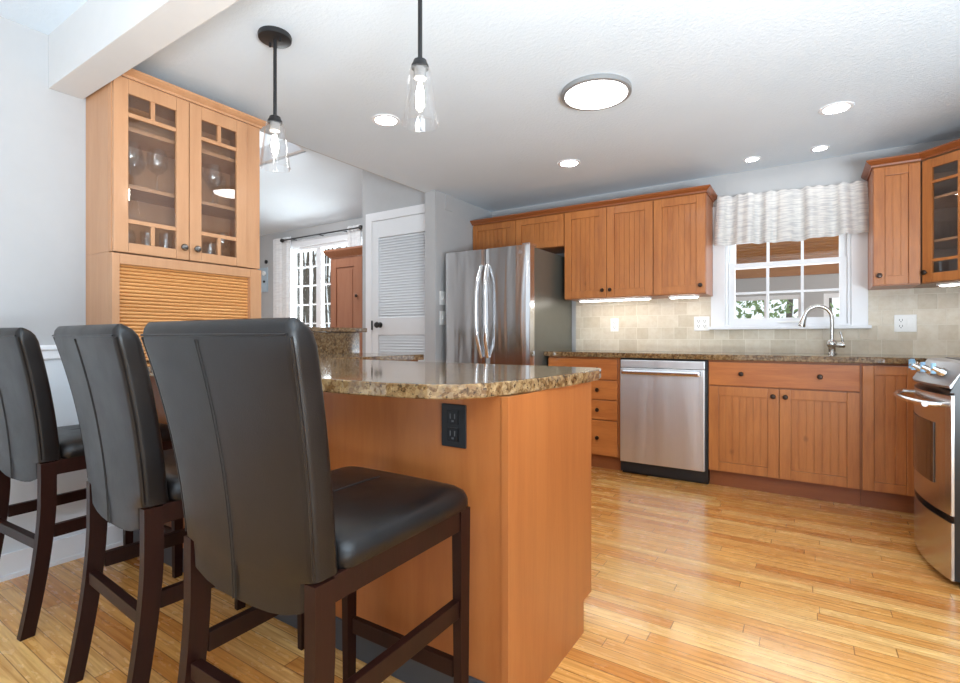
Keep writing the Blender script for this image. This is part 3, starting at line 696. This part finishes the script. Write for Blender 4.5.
# ------------------------------------------------------------------ refrigerator
t = thing('refrigerator', 'tall stainless steel french door refrigerator with curved handles', 'refrigerator', (-2.235, 3.9, 0))
FY = 3.50
obj('cabinet_body', MB().box(-2.640, -1.828, FY+.088, 4.345, .02, 1.745, .006), M['fridgeside'], t)
def fdoor(x0, x1, z0, z1):
    m = MB(); n = 12; ring = []
    fr_ = []
    for i in range(n+1):
        u = i/n; x = x0+(x1-x0)*u; e = min(u, 1-u)*(x1-x0)
        r = .006; b = -.004*math.sin(PI*u)
        y = FY+b+(r-math.sqrt(max(0, r*r-(r-e)**2)) if e < r else 0)
        fr_.append((x, y))
    poly = fr_+[(x1, FY+.080), (x0, FY+.080)]
    return m.prism(poly, z0, z1, 'Z')
for x0, x1, hx in ((-2.645, -2.238, -2.262), (-2.232, -1.823, -2.205)):
    dd = obj('door', fdoor(x0, x1, .665, 1.755), M['steel'], t)
    pts = []
    for k in range(15):
        u = k/14; s_ = math.sin(PI*u)
        pts.append((hx+(-.018 if hx < -2.23 else .018)*s_, FY-.012-.058*min(1, s_*1.5), .86+.76*u))
    obj('handle', MB().tube(pts, [.013+.006*math.sin(PI*k/14) for k in range(15)], 14), M['brightmetal'], dd)
obj('freezer_drawer', fdoor(-2.645, -1.823, .06, .655), M['steel'], t)
obj('freezer_handle', MB().tube([(-2.55, FY-.01, .58), (-2.53, FY-.06, .58), (-1.94, FY-.06, .58), (-1.92, FY-.01, .58)], .012, 10), M['brightmetal'], t)
obj('badge', MB().lathe([(0,0),(.016,0),(.016,-.004),(0,-.004)], (-1.905, FY-.001, 1.70), 'Y', 20), M['brightmetal'], t, label='small round metal badge')
obj('hinge_cover', MB().box(-1.90, -1.832, FY+.02, FY+.14, 1.7555, 1.772, .004), M['brightmetal'], t)

# ------------------------------------------------------------------ range
t = thing('range', 'stainless steel slide-in range with bowed oven door at right edge', 'range', (.82, 3.12, 0))
RY0, RY1, RX = 2.785, 3.50, .488; yc, hw = (RY0+RY1)/2, (RY1-RY0)/2
def bow(y, b=.060): return RX-b*(1-((y-yc)/hw)**2)
def bowed(z0, z1, back, y0=RY0, y1=RY1, off=0.0, n=18, m=None, x0off=0):
    pts = [(bow(y0+(y1-y0)*i/n)-off, y0+(y1-y0)*i/n) for i in range(n+1)]
    poly = pts+[(back, y1), (back, y0)] if back is not None else pts+[(p[0]+.004, p[1]) for p in pts[::-1]]
    return (m or MB()).prism(poly, z0, z1, 'Z')
obj('body', MB().box(RX+.045, 1.13, RY0, RY1, .02, .900).box(RX+.0095, RX+.0449, RY0+.004, RY1-.01, .03, .80), M['blackgloss'], t)
for xx, yy in ((RX+.06, RY0+.03), (RX+.06, RY1-.07), (1.05, RY0+.03), (1.05, RY1-.07)): obj('foot', MB().box(xx, xx+.04, yy, yy+.04, 0, .02), M['black'], t)
od = obj('oven_door', bowed(.295, .788, RX+.009), M['steel_range'], t)
obj('oven_window', bowed(.40, .66, None, RY0+.12, RY1-.12, .0045), M['ovenglass'], od)
obj('storage_drawer', bowed(.030, .265, RX+.009), M['steel_range'], t)
hp = [(bow(RY0+.06+.64*i/16)-.055-(.012*math.sin(PI*i/16)), RY0+.06+.64*i/16, .745) for i in range(17)]
obj('handle', MB().tube(hp, .013, 12), M['brightmetal'], od)
for i in (0, 16):
    p = hp[i]; y = RY0+.075 if i == 0 else RY1-.075
    obj('handle_mount', MB().tube([(bow(y)+.002, y, .745), (bow(y)-.055, y, .745)], .011, 10), M['brightmetal'], od)
# sloping control panel
cpm = MB(); n = 18; rings = []
for i in range(n+1):
    y = RY0+(RY1-RY0)*i/n; xb = bow(y)
    rings.append([(xb-.004, y, .818), (xb-.006, y, .828), (xb+.050, y, .922), (RX+.10, y, .922), (RX+.10, y, .818)])
cpm.loft(rings, True, False)
cp = obj('control_panel', cpm, M['panel'], t)
nv = Vector((-.86, 0, .51)).normalized()
for i, y in enumerate((yc-.26, yc-.16, yc, yc+.16, yc+.26)):
    c0 = Vector((bow(y)+.022, y, .875)); m = MB(); d0 = nv
    m.tube([c0-d0*.002, c0+d0*.012, c0+d0*.020], [.020, .020, .017], 16); m.tube([c0+d0*.018, c0+d0*.044], [.014, .012], 12)
    kn = obj('knob', m, M['chrome'], cp)
    g = Vector((0, 1, 0)); 
    obj('grip', MB().tube([c0+d0*.040-Vector((0,0,.022)), c0+d0*.040+Vector((0,0,.022))], .009, 8), M['blue_grip'], kn)
obj('side_trim', MB().hexa([(RX-.006,RY0-.006,.80),(RX+.11,RY0-.006,.80),(RX+.11,RY0-.0005,.80),(RX-.006,RY0-.0005,.80),(RX+.052,RY0-.006,.930),(RX+.11,RY0-.006,.930),(RX+.11,RY0-.0005,.930),(RX+.052,RY0-.0005,.930)]), M['blackgloss'], t)
obj('cooktop', MB().box(RX+.101, 1.13, RY0-.004, RY1+.004, .913, .926, .003), M['blackgloss'], t)
obj('backguard', MB().box(1.085, 1.13, RY0, RY1, .927, .945, .003), M['blackgloss'], t)

# ------------------------------------------------------------------ faucet
t = thing('faucet', 'brushed nickel gooseneck faucet with side lever below the sink window', 'faucet', (.131, 4.22, .9125))
fx, fy = .131, 4.22
obj('body', MB().lathe([(0,0),(.030,0),(.030,.006),(.022,.012),(.021,.045),(.031,.058),(.033,.072),(.028,.088),(.016,.098),(.014,.10)], (fx, fy, .9125), 'Z', 24), M['chrome'], t)
pts = [(fx, fy, .99), (fx, fy, 1.06), (fx, fy, 1.13)]
for k in range(1, 15):
    a = PI*k/14*.94; pts.append((fx-.080*(1-math.cos(a)), fy-.03*(1-math.cos(a))/2, 1.155+.088*math.sin(a)))
obj('spout', MB().tube(pts, .0125, 14), M['chrome'], t)
e_ = Vector(pts[-1]); dr_ = (Vector(pts[-1])-Vector(pts[-2])).normalized()
obj('spray_head', MB().tube([e_-dr_*.002, e_+dr_*.03, e_+dr_*.062, e_+dr_*.070], [.0145, .018, .024, .022], 16), M['chrome'], t)
obj('lever_hub', MB().tube([(fx+.015, fy, .975), (fx+.05, fy-.005, .975), (fx+.068, fy-.007, .976), (fx+.074, fy-.008, .976)], [.016, .019, .019, .014], 16), M['chrome'], t)
obj('lever', MB().tube([(fx+.062, fy-.007, .982), (fx+.058, fy-.012, 1.015), (fx+.046, fy-.02, 1.062), (fx+.044, fy-.021, 1.068)], [.010, .007, .0065, .004], 12), M['chrome'], t)

# ------------------------------------------------------------------ outlets, switches
def plate(name, label, cat, c, w, h, gangs, kinds):
    t = thing(name, label, cat, c)
    y = c[1]
    obj('plate', MB().box(c[0]-w/2, c[0]+w/2, y-.006, y-.0003, c[2]-h/2, c[2]+h/2, .0025), M['plastic'], t)
    for k in range(gangs):
        gx = c[0]+(k-(gangs-1)/2)*.046
        if kinds[k] == 'o':
            for z in (c[2]+.020, c[2]-.020):
                r = obj('receptacle', MB().box(gx-.017, gx+.017, y-.0085, y-.0061, z-.0165, z+.0165, .003), M['plastic'], t)
                obj('slot', MB().box(gx-.009, gx-.006, y-.0095, y-.0086, z-.004, z+.008).box(gx+.006, gx+.009, y-.0095, y-.0086, z-.004, z+.008).box(gx-.003, gx+.003, y-.0095, y-.0086, z-.012, z-.007), M['slot'], r)
        else:
            obj('switch', MB().box(gx-.016, gx+.016, y-.010, y-.0061, c[2]-.032, c[2]+.032, .003), M['plastic'], t)
yt = YW-.009
plate('wall_outlet', 'single white outlet on the tile near the refrigerator', 'outlet', (-1.436, yt, 1.136), .072, .115, 1, 'o')
plate('wall_outlet', 'double white outlet on the tile left of the sink window', 'outlet', (-.723, yt, 1.138), .116, .115, 2, 'oo')
plate('wall_outlet', 'double white outlet on the tile right of the faucet', 'outlet', (.537, yt, 1.122), .116, .115, 2, 'os')
for z, w_ in ((1.375, 'upper'), (1.198, 'lower')):
    t = thing('wall_switch', w_+' white switch plate on the wall left of the refrigerator', 'switch', (-2.7245, 3.56, z))
    obj('plate', MB().box(-2.7247, -2.718, 3.52, 3.60, z-.06, z+.06, .0025), M['plastic'], t)
    obj('toggle', MB().box(-2.7179, -2.708, 3.553, 3.567, z-.012, z+.014, .003), M['plastic'], t)

# ------------------------------------------------------------------ lamps
def recessed(x, y, r, label):
    t = thing('recessed_light', label, 'ceiling light', (x, y, ZC-.001), 0, 'recessed ceiling lights')
    obj('trim_ring', MB().lathe([(r*.74, 0), (r*.76, -.006), (r*.97, -.004), (r, 0)], (x, y, ZC-.0002), 'Z', 32, cap=False), M['white'], t)
    obj('diffuser', MB().lathe([(0, -.0035), (r*.76, -.0035), (r*.76, -.0015), (0, -.0015)], (x, y, ZC), 'Z', 32), M['lamp'], t)
recessed(-2.09, 2.186, .083, 'round recessed light behind the near pendant, farthest left of them')
recessed(-1.479, 3.462, .083, 'round recessed light in front of the tall wall cabinets')
recessed(.126, 3.447, .083, 'round recessed light nearest the corner glass cabinet, largest of the right three')
recessed(-.344, 4.104, .055, 'small recessed light above the window valance, left one')
recessed(.061, 4.117, .055, 'small recessed light above the window valance, right one')
lx, ly = -.929, 2.526
t = thing('flush_ceiling_light', 'large round flush ceiling light with a grey rim', 'ceiling light', (lx, ly, ZC-.001))
obj('rim', MB().lathe([(0, 0), (.178, 0), (.178, -.022), (.160, -.025), (.160, -.020), (0, -.020)], (lx, ly, ZC-.0005), 'Z', 48), M['ringgrey'], t)
obj('diffuser', MB().lathe([(0, -.0215), (.158, -.0215), (.150, -.0265), (0, -.029)], (lx, ly, ZC-.0005), 'Z', 48), M['lampbig'], t)
def pendant(x, y, label):
    t = thing('pendant_light', label, 'pendant light', (x, y, 1.745), 0, 'glass pendant lights over the peninsula')
    obj('canopy', MB().lathe([(0, 0), (.066, 0), (.068, -.006), (.066, -.020), (.060, -.023), (0, -.023)], (x, y, ZC-.0005), 'Z', 32), M['black'], t)
    for s_ in (-1, 1): obj('canopy_screw', MB().lathe([(0,0),(.005,0),(.005,-.016),(0,-.017)], (x+s_*.035, y, ZC-.0237), 'Z', 10), M['black'], t)
    obj('rod', MB().tube([(x, y, ZC-.0235), (x, y, 1.965)], .0075, 12), M['black'], t)
    obj('cap', MB().lathe([(0, 1.968), (.010, 1.968), (.022, 1.962), (.025, 1.952), (.029, 1.946), (.030, 1.936), (0, 1.936)], (x, y, 0), 'Z', 24), M['black'], t)
    obj('socket', MB().lathe([(0, 1.9355), (.021, 1.9355), (.021, 1.902), (.016, 1.900), (0, 1.900)], (x, y, 0), 'Z', 20), M['socket'], t)
    obj('glass_shade', MB().lathe([(.030, 1.9355), (.036, 1.930), (.040, 1.915), (.0615, 1.752), (.063, 1.748), (.0605, 1.744), (.0575, 1.748), (.0375, 1.914), (.034, 1.927), (.030, 1.9325)], (x, y, 0), 'Z', 36, cap=False), M['glass'], t)
    obj('bulb', MB().lathe([(.010, 1.8995), (.012, 1.885), (.020, 1.865), (.0225, 1.84), (.018, 1.81), (.009, 1.795), (0, 1.793)], (x, y, 0), 'Z', 20), M['glass'], t)
    obj('filament', MB().lathe([(0, 1.888), (.007, 1.884), (.014, 1.850), (.012, 1.82), (0, 1.808)], (x, y, 0), 'Z', 12), M['bulb'], t)
pendant(-1.895, 1.313, 'black rod pendant with clear glass shade next to the hutch')
pendant(-1.099, 1.313, 'black rod pendant with clear glass shade nearer the flush light')
def bar(x0, x1, y, label, rot=0):
    t = thing('under_cabinet_light', label, 'light bar', ((x0+x1)/2, y, 1.34), 0, 'under-cabinet light bars')
    obj('housing', MB().box(x0, x1, y-.03, y+.03, 1.340, 1.3515, .002), M['plastic'], t)
    obj('diffuser', MB().box(x0+.012, x1-.012, y-.022, y+.022, 1.334, 1.3399, .002), M['led'], t)
bar(-1.68, -1.07, 4.17, 'long light bar under the two-door wall cabinet')
bar(-.93, -.71, 4.17, 'short light bar under the cabinet left of the sink window')
t = thing('under_cabinet_light', 'light bar under the diagonal corner wall cabinet', 'light bar', R2(.2, .1)+(1.34,), ang, 'under-cabinet light bars')
obj('housing', MB().box(-.17, .17, -.03, .03, 0, .0115, .002), M['plastic'], t, local=True)
obj('diffuser', MB().box(-.158, .158, -.022, .022, -.006, -.0001, .002), M['led'], t, local=True)

# ------------------------------------------------------------------ window valance
def pleated(x0, x1, yb, z0, z1, n, amp, seed, thick=.0025, head=None, nx=150, nz=14, taper=1.0, flare=0.0, drop=0.0):
    rnd = random.Random(seed); ph = [rnd.uniform(0, 6.28) for _ in range(6)]
    fr_ = [n*(.6+.25*k) for k in range(4)]
    def yy(u, v):  # v: 0 bottom .. 1 top
        s_ = sum(math.sin(2*PI*fr_[k]*u+ph[k])/(1+.4*k) for k in range(4))/2.2
        s_ = math.copysign(abs(s_)**.75, s_)
        return yb - amp*(s_)*(1.0-(1-taper)*v)
    top = []
    rows = []
    for j in range(nz+1):
        v = j/nz
        row = []
        for i in range(nx+1):
            u = i/nx; x = x0+(x1-x0)*u + (u-.5)*flare*(1-v)
            z = z0+(z1-z0)*v - drop*(u-.5)*v
            if head and j == nz: z += .006*math.sin(2*PI*n*1.7*u+ph[5])
            if j == 0: z += .008*math.sin(2*PI*1.3*u+ph[4])
            row.append((x, yy(u, v), z))
        rows.append(row)
    vs = [p for r in rows for p in r]; N = len(vs); vs += [(p[0], p[1]+thick, p[2]) for p in vs]
    fs = []; W_ = nx+1
    for j in range(nz):
        for i in range(nx):
            a = j*W_+i; fs.append([a, a+1, a+W_+1, a+W_]); fs.append([N+a, N+a+W_, N+a+W_+1, N+a+1])
    b = [i for i in range(W_)]+[j*W_+nx for j in range(1, nz+1)]+[nz*W_+i for i in range(nx-1, -1, -1)]+[j*W_ for j in range(nz-1, 0, -1)]
    for k in range(len(b)): p, q = b[k], b[(k+1) % len(b)]; fs.append([p, N+p, N+q, q])
    return MB().add(vs, fs, True)
t = thing('window_valance', 'gathered white woven valance hanging over the sink window', 'valance', (-.15, 4.30, 1.75))
obj('fabric', pleated(-.598, .330, 4.298, 1.733, 2.104, 7.5, .046, 8, head=True, taper=.55, flare=.04, drop=.028), M['valance'], t)
obj('curtain_rod', MB().tube([(-.59, YW-.001, 2.07), (-.59, 4.335, 2.07), (.322, 4.335, 2.07), (.322, YW-.001, 2.07)], .006, 8), M['white'], t)

# ------------------------------------------------------------------ dining room things
t = thing('curtain', 'white curtain panel left of the dining room window', 'curtain', (-6.7, 4.70, .05))
obj('fabric', pleated(-6.93, -6.46, 4.75, .04, 2.53, 4, .022, 5, nx=80, taper=.8), M['curtain'], t)
t = thing('curtain', 'white curtain panel behind the tall cherry cabinet', 'curtain', (-5.15, 4.72, .05))
obj('fabric', pleated(-5.27, -5.0, 4.75, .04, 2.53, 3, .018, 6, nx=60, taper=.8), M['curtain'], t)
t = thing('curtain_rod', 'black curtain rod with round finials over the dining window', 'curtain rod', (-5.8, 4.70, 2.47))
obj('rod', MB().tube([(-6.60, 4.70, 2.475), (-4.96, 4.70, 2.475)], .011, 10), M['black'], t)
for x in (-6.61, -4.95): obj('finial', MB().lathe([(0,-.032),(.022,-.025),(.032,0),(.022,.025),(0,.032)], (x, 4.70, 2.475), 'X', 14), M['black'], t)
for x in (-6.40, -5.80, -5.3): obj('bracket', MB().tube([(x, 4.70, 2.474), (x, 4.799, 2.474)], .007, 8), M['black'], t)
t = thing('dining_cabinet', 'tall cherry wood cabinet with crown top in the dining room', 'cabinet', (-4.70, 4.4, 0))
obj('carcass', MB().box(-4.985, -4.40, 4.24, 4.68, 0, 2.00), M['cherry'], t)
mb = MB(); mb.box(-4.97, -4.87, 4.22, 4.239, .05, 1.98, .003).box(-4.555, -4.42, 4.22, 4.239, .05, 1.98, .003).box(-4.87, -4.555, 4.2204, 4.239, 1.88, 1.98, .003).box(-4.87, -4.555, 4.2204, 4.239, .05, .16, .003)
mb.box(-4.875, -4.55, 4.232, 4.2385, .15, 1.89).box(-4.835, -4.59, 4.226, 4.233, .20, 1.85, .004)
dd = obj('door', mb, M['cherry'], t); knob(dd, (-4.50, 4.22, 1.52), 'Y', -1, .02)
obj('crown', crown_run([(-4.985, 4.68), (-4.985, 4.24), (-4.40, 4.24), (-4.40, 4.68)], 2.001, .10, .07, 1), M['cherry'], t)
t = thing('wall_hanging', 'narrow pale blue wall hanging beside the hutch, seen past its edge', 'picture', (-7.15, 4.79, 1.75))
obj('board', MB().box(-7.28, -7.10, 4.78, 4.7995, 1.74, 2.12, .003), M['art'], t)
obj('hook', MB().lathe([(0,-.03),(.03,-.02),(.03,0),(0,0)], (-7.14, 4.7995, 2.21), 'Y', 14), M['black'], t)
obj('hook', MB().lathe([(0,-.03),(.035,-.02),(.035,0),(0,0)], (-7.17, 4.7795, 2.03), 'Y', 14), M['plastic'], t)
obj('hook', MB().lathe([(0,-.02),(.018,-.015),(.018,0),(0,0)], (-7.17, 4.7795, 1.90), 'Y', 14), M['black'], t)

# ------------------------------------------------------------------ stools
def leather_section(hw, y0, y1, z, r, n=5, bulge=0.0):
    """rounded rectangle ring in plan at height z, rear y0, front y1"""
    r = min(r, hw*.9, (y1-y0)*.48); pts = []
    for cx_, cy_, a0 in ((hw-r, y1-r, 0), (-hw+r, y1-r, PI/2), (-hw+r, y0+r, PI), (hw-r, y0+r, 1.5*PI)):
        for k in range(n+1):
            a = a0+PI/2*k/n; pts.append((cx_+r*math.cos(a), cy_+r*math.sin(a), z))
    # add intermediate points on the long sides for curvature
    out_ = []
    m = len(pts)
    for i in range(m):
        p, q = pts[i], pts[(i+1) % m]; out_.append(p)
        if abs(p[0]-q[0]) > hw*.6:
            for k in range(1, 8):
                u = k/8; x = p[0]+(q[0]-p[0])*u
                sgn = 1 if p[1] > (y0+y1)/2 else -1
                out_.append((x, p[1]+sgn*bulge*(1-(x/hw)**2), z))
    return out_
def rear_y(z):    # rear surface of the backrest in profile
    k = max(0, (z-.50)/.56); return -.243 - .012*k - .075*k*k
def stool(loc, rotz, label):
    t = thing('counter_stool', label, 'stool', loc, rotz, 'leather counter stools at the peninsula')
    HWB = .213
    # backrest
    prof = []
    hwz = lambda z: HWB+.040*max(0, (z-.5)/.55)**2
    for z in (.504, .508, .53, .56, .585): prof.append((z, .186, rear_y(z), rear_y(z)+.060, .014))
    for z in (.592, .64, .70, .76, .82, .88, .94, .99, 1.015): prof.append((z, hwz(z), rear_y(z), rear_y(z)+.066-.006*(z-.5)/.55, .018))
    for z, ins in ((1.036, .003), (1.049, .010), (1.058, .022), (1.062, .030)):
        prof.append((z, hwz(z)-ins*.55, rear_y(z)+ins*.75, rear_y(z)+.060-ins, .018))
    rings = [leather_section(h_, a, b, z, r, bulge=.006 if z > .56 else .003) for z, h_, a, b, r in prof]
    for r_, lift in ((0, 1), (1, 1), (2, .55), (3, .2)):       # the hem curves up towards the legs
        rings[r_] = [(x, y, z+.030*lift*abs(x/.186)**3) for x, y, z in rings[r_]]
    b = obj('backrest', MB().loft(rings, True, True), M['leather'], t, local=True)
    # seams: double stitch down the rear centre, edge piping
    st = MB()
    for dx in (-.0045, .0045): st.tube([(dx-.02, rear_y(z)-.0062, z) for z in [.505+.02*i for i in range(27)]], .0012, 6)
    obj('centre_seam', st, M['stitch'], b, local=True)
    pp = MB()
    for s_ in (-1, 1):
        pp.tube([(s_*(hwz(z)-.0035), rear_y(z)+.0045, z) for z in [.60+.0215*i for i in range(21)]], .0028, 6)
    zt = 1.034
    pp.tube([(-(HWB+.027)+(2*HWB+.054)*i/16, rear_y(zt)-.0045*(1-(2*i/16-1)**2)+.001, zt) for i in range(17)], .0024, 6)
    obj('piping', pp, M['leather'], b, local=True)
    # seat cushion
    rings = []
    y0, y1 = -.185, .252; W_ = .224
    for z, ins, bl in ((.592, .004, 0), (.600, 0, .0), (.618, .0, 0), (.634, .006, 0), (.645, .020, 0), (.652, .045, 0), (.657, .09, 0), (.659, .15, 0)):
        rings.append(leather_section(W_-ins, y0+ins*.6, y1-ins, z, .035, bulge=.004))
    s_ = obj('seat', MB().loft(rings, True, True), M['leather'], t, local=True)
    obj('seat_seam', MB().tube([(-.01, y0+.03+i*.022, .6595-.011*((i-9)/9)**4 if i < 18 else .652) for i in range(15)], .0014, 6), M['stitch'], s_, local=True)
    # frame
    hx = .218; L = .040
    obj('seat_frame', MB().box(hx-.024, hx-.004, -.20, .216, .540, .591, .002).box(-hx+.004, -hx+.024, -.20, .216, .540, .591, .002)
        .box(-.18, .18, .222, .240, .540, .591, .002).box(-.18, .18, -.205, -.187, .540, .591, .002), M['espresso'], t, local=True)
    for sx in (-1, 1):
        a, c = sx*hx, sx*(hx-.029)
        x0_, x1_ = min(a, c), max(a, c)
        # front leg: straight, slightly tapered
        obj('leg', MB().hexa([(x0_+.004,.212,0),(x1_-.004,.212,0),(x1_-.004,.244,0),(x0_+.004,.244,0),(x0_,.206,.591),(x1_,.206,.591),(x1_,.248,.591),(x0_,.248,.591)]), M['espresso'], t, local=True)
        # rear leg: sweeps back to the floor
        rr = []
        for k in range(13):
            z = .588*(1-k/12); q = max(0, (.46-z)/.46); yb = -.246-.056*q**1.6; wd = .046-.006*q
            rr.append([(x0_,yb,z),(x1_,yb,z),(x1_,yb+wd,z),(x0_,yb+wd,z)])
        obj('leg', MB().loft(rr, True, False), M['espresso'], t, local=True)
        obj('stretcher', MB().box(sx*(hx-.008), sx*(hx-.028), -.205, .212, .318, .362, .002), M['espresso'], t, local=True)
    obj('stretcher', MB().box(-hx+.036, hx-.036, .220, .238, .152, .196, .002), M['espresso'], t, local=True)
    obj('stretcher', MB().box(-hx+.036, hx-.036, -.250, -.226, .285, .320, .002), M['espresso'], t, local=True)
    return t
s0 = stool((-.948, .826, 0), math.radians(.8), 'dark leather counter stool nearest the viewer, right one of the row')
dup(s0, (-1.622, .866, 0), math.radians(-3.4), 'dark leather counter stool in the middle of the row')
dup(s0, (-2.468, .865, 0), math.radians(3.3), 'dark leather counter stool by the wainscot, cut by the left picture edge')

# ------------------------------------------------------------------ outdoors
def tree(x, y, h, r, seed, label, group):
    rd = random.Random(seed); m = MB()
    pts = [(x+rd.uniform(-.05,.05)*k, y, -1.0+h*k/6) for k in range(7)]
    m.tube(pts, [r*(1-.09*k) for k in range(7)], 8)
    for k in range(7):
        z = rd.uniform(.4, h-1.2); a = rd.uniform(0, 6.28); ln = rd.uniform(.3, .7)
        p0 = Vector((x, y, z)); p1 = p0+Vector((math.cos(a)*ln, math.sin(a)*ln*.4, ln*rd.uniform(.3, .9)))
        m.tube([p0, (p0+p1)/2+Vector((0,0,.08)), p1], [r*.28, r*.18, r*.06], 6)
    return tag(obj('tree', m, M['bark']), label, 'tree', group)
rd = random.Random(11)
for i in range(24):
    y = 8.0+((i*5) % 24)*.28
    tree(-y*(1.02+.38*(i+.5+rd.uniform(-.3,.3))/24), y, 7, rd.uniform(.04,.085)*y/9, 100+i, 'bare grey tree trunk standing outside the dining room window', 'bare trees outside the dining window')
def shrub(x, y, z, rx, rz, seed, n, label):
    rd = random.Random(seed); m = MB()
    for _ in range(n):
        a, b, k = rd.uniform(0, 6.28), rd.uniform(-1, 1), rd.uniform(.4, 1)**.5
        c = Vector((x+rx*k*math.cos(a)*math.sqrt(1-b*b), y+rx*k*math.sin(a)*math.sqrt(1-b*b), z+rz*k*b))
        d1 = Vector((rd.uniform(-1,1), rd.uniform(-1,1), rd.uniform(-1,1))).normalized(); d2 = d1.orthogonal().normalized(); s_ = rd.uniform(.03,.07)
        m.add([c-d1*s_, c+d2*s_*.5, c+d1*s_, c-d2*s_*.5], [[0,1,2,3]])
    m.tube([(x, y, -.95), (x+.03, y, z)], [.05, .02], 6)
    return tag(obj('shrub', m, M['leaf']), label, 'shrub', 'green shrubs beyond the porch')
shrub(-.75, 9.0, .9, .75, 1.0, 1, 900, 'green leafy shrub beyond the left porch window')
shrub(.55, 9.6, .7, .7, .9, 2, 700, 'green leafy shrub beyond the right porch window')
for i, (x, y) in enumerate(((-.25, 11.5), (.35, 12.6))):
    tree(x, y, 6, .07, 300+i, ('thin grey tree left of the faucet outside the porch', 'thin grey tree behind the faucet outside the porch')[i], 'trees beyond the porch')
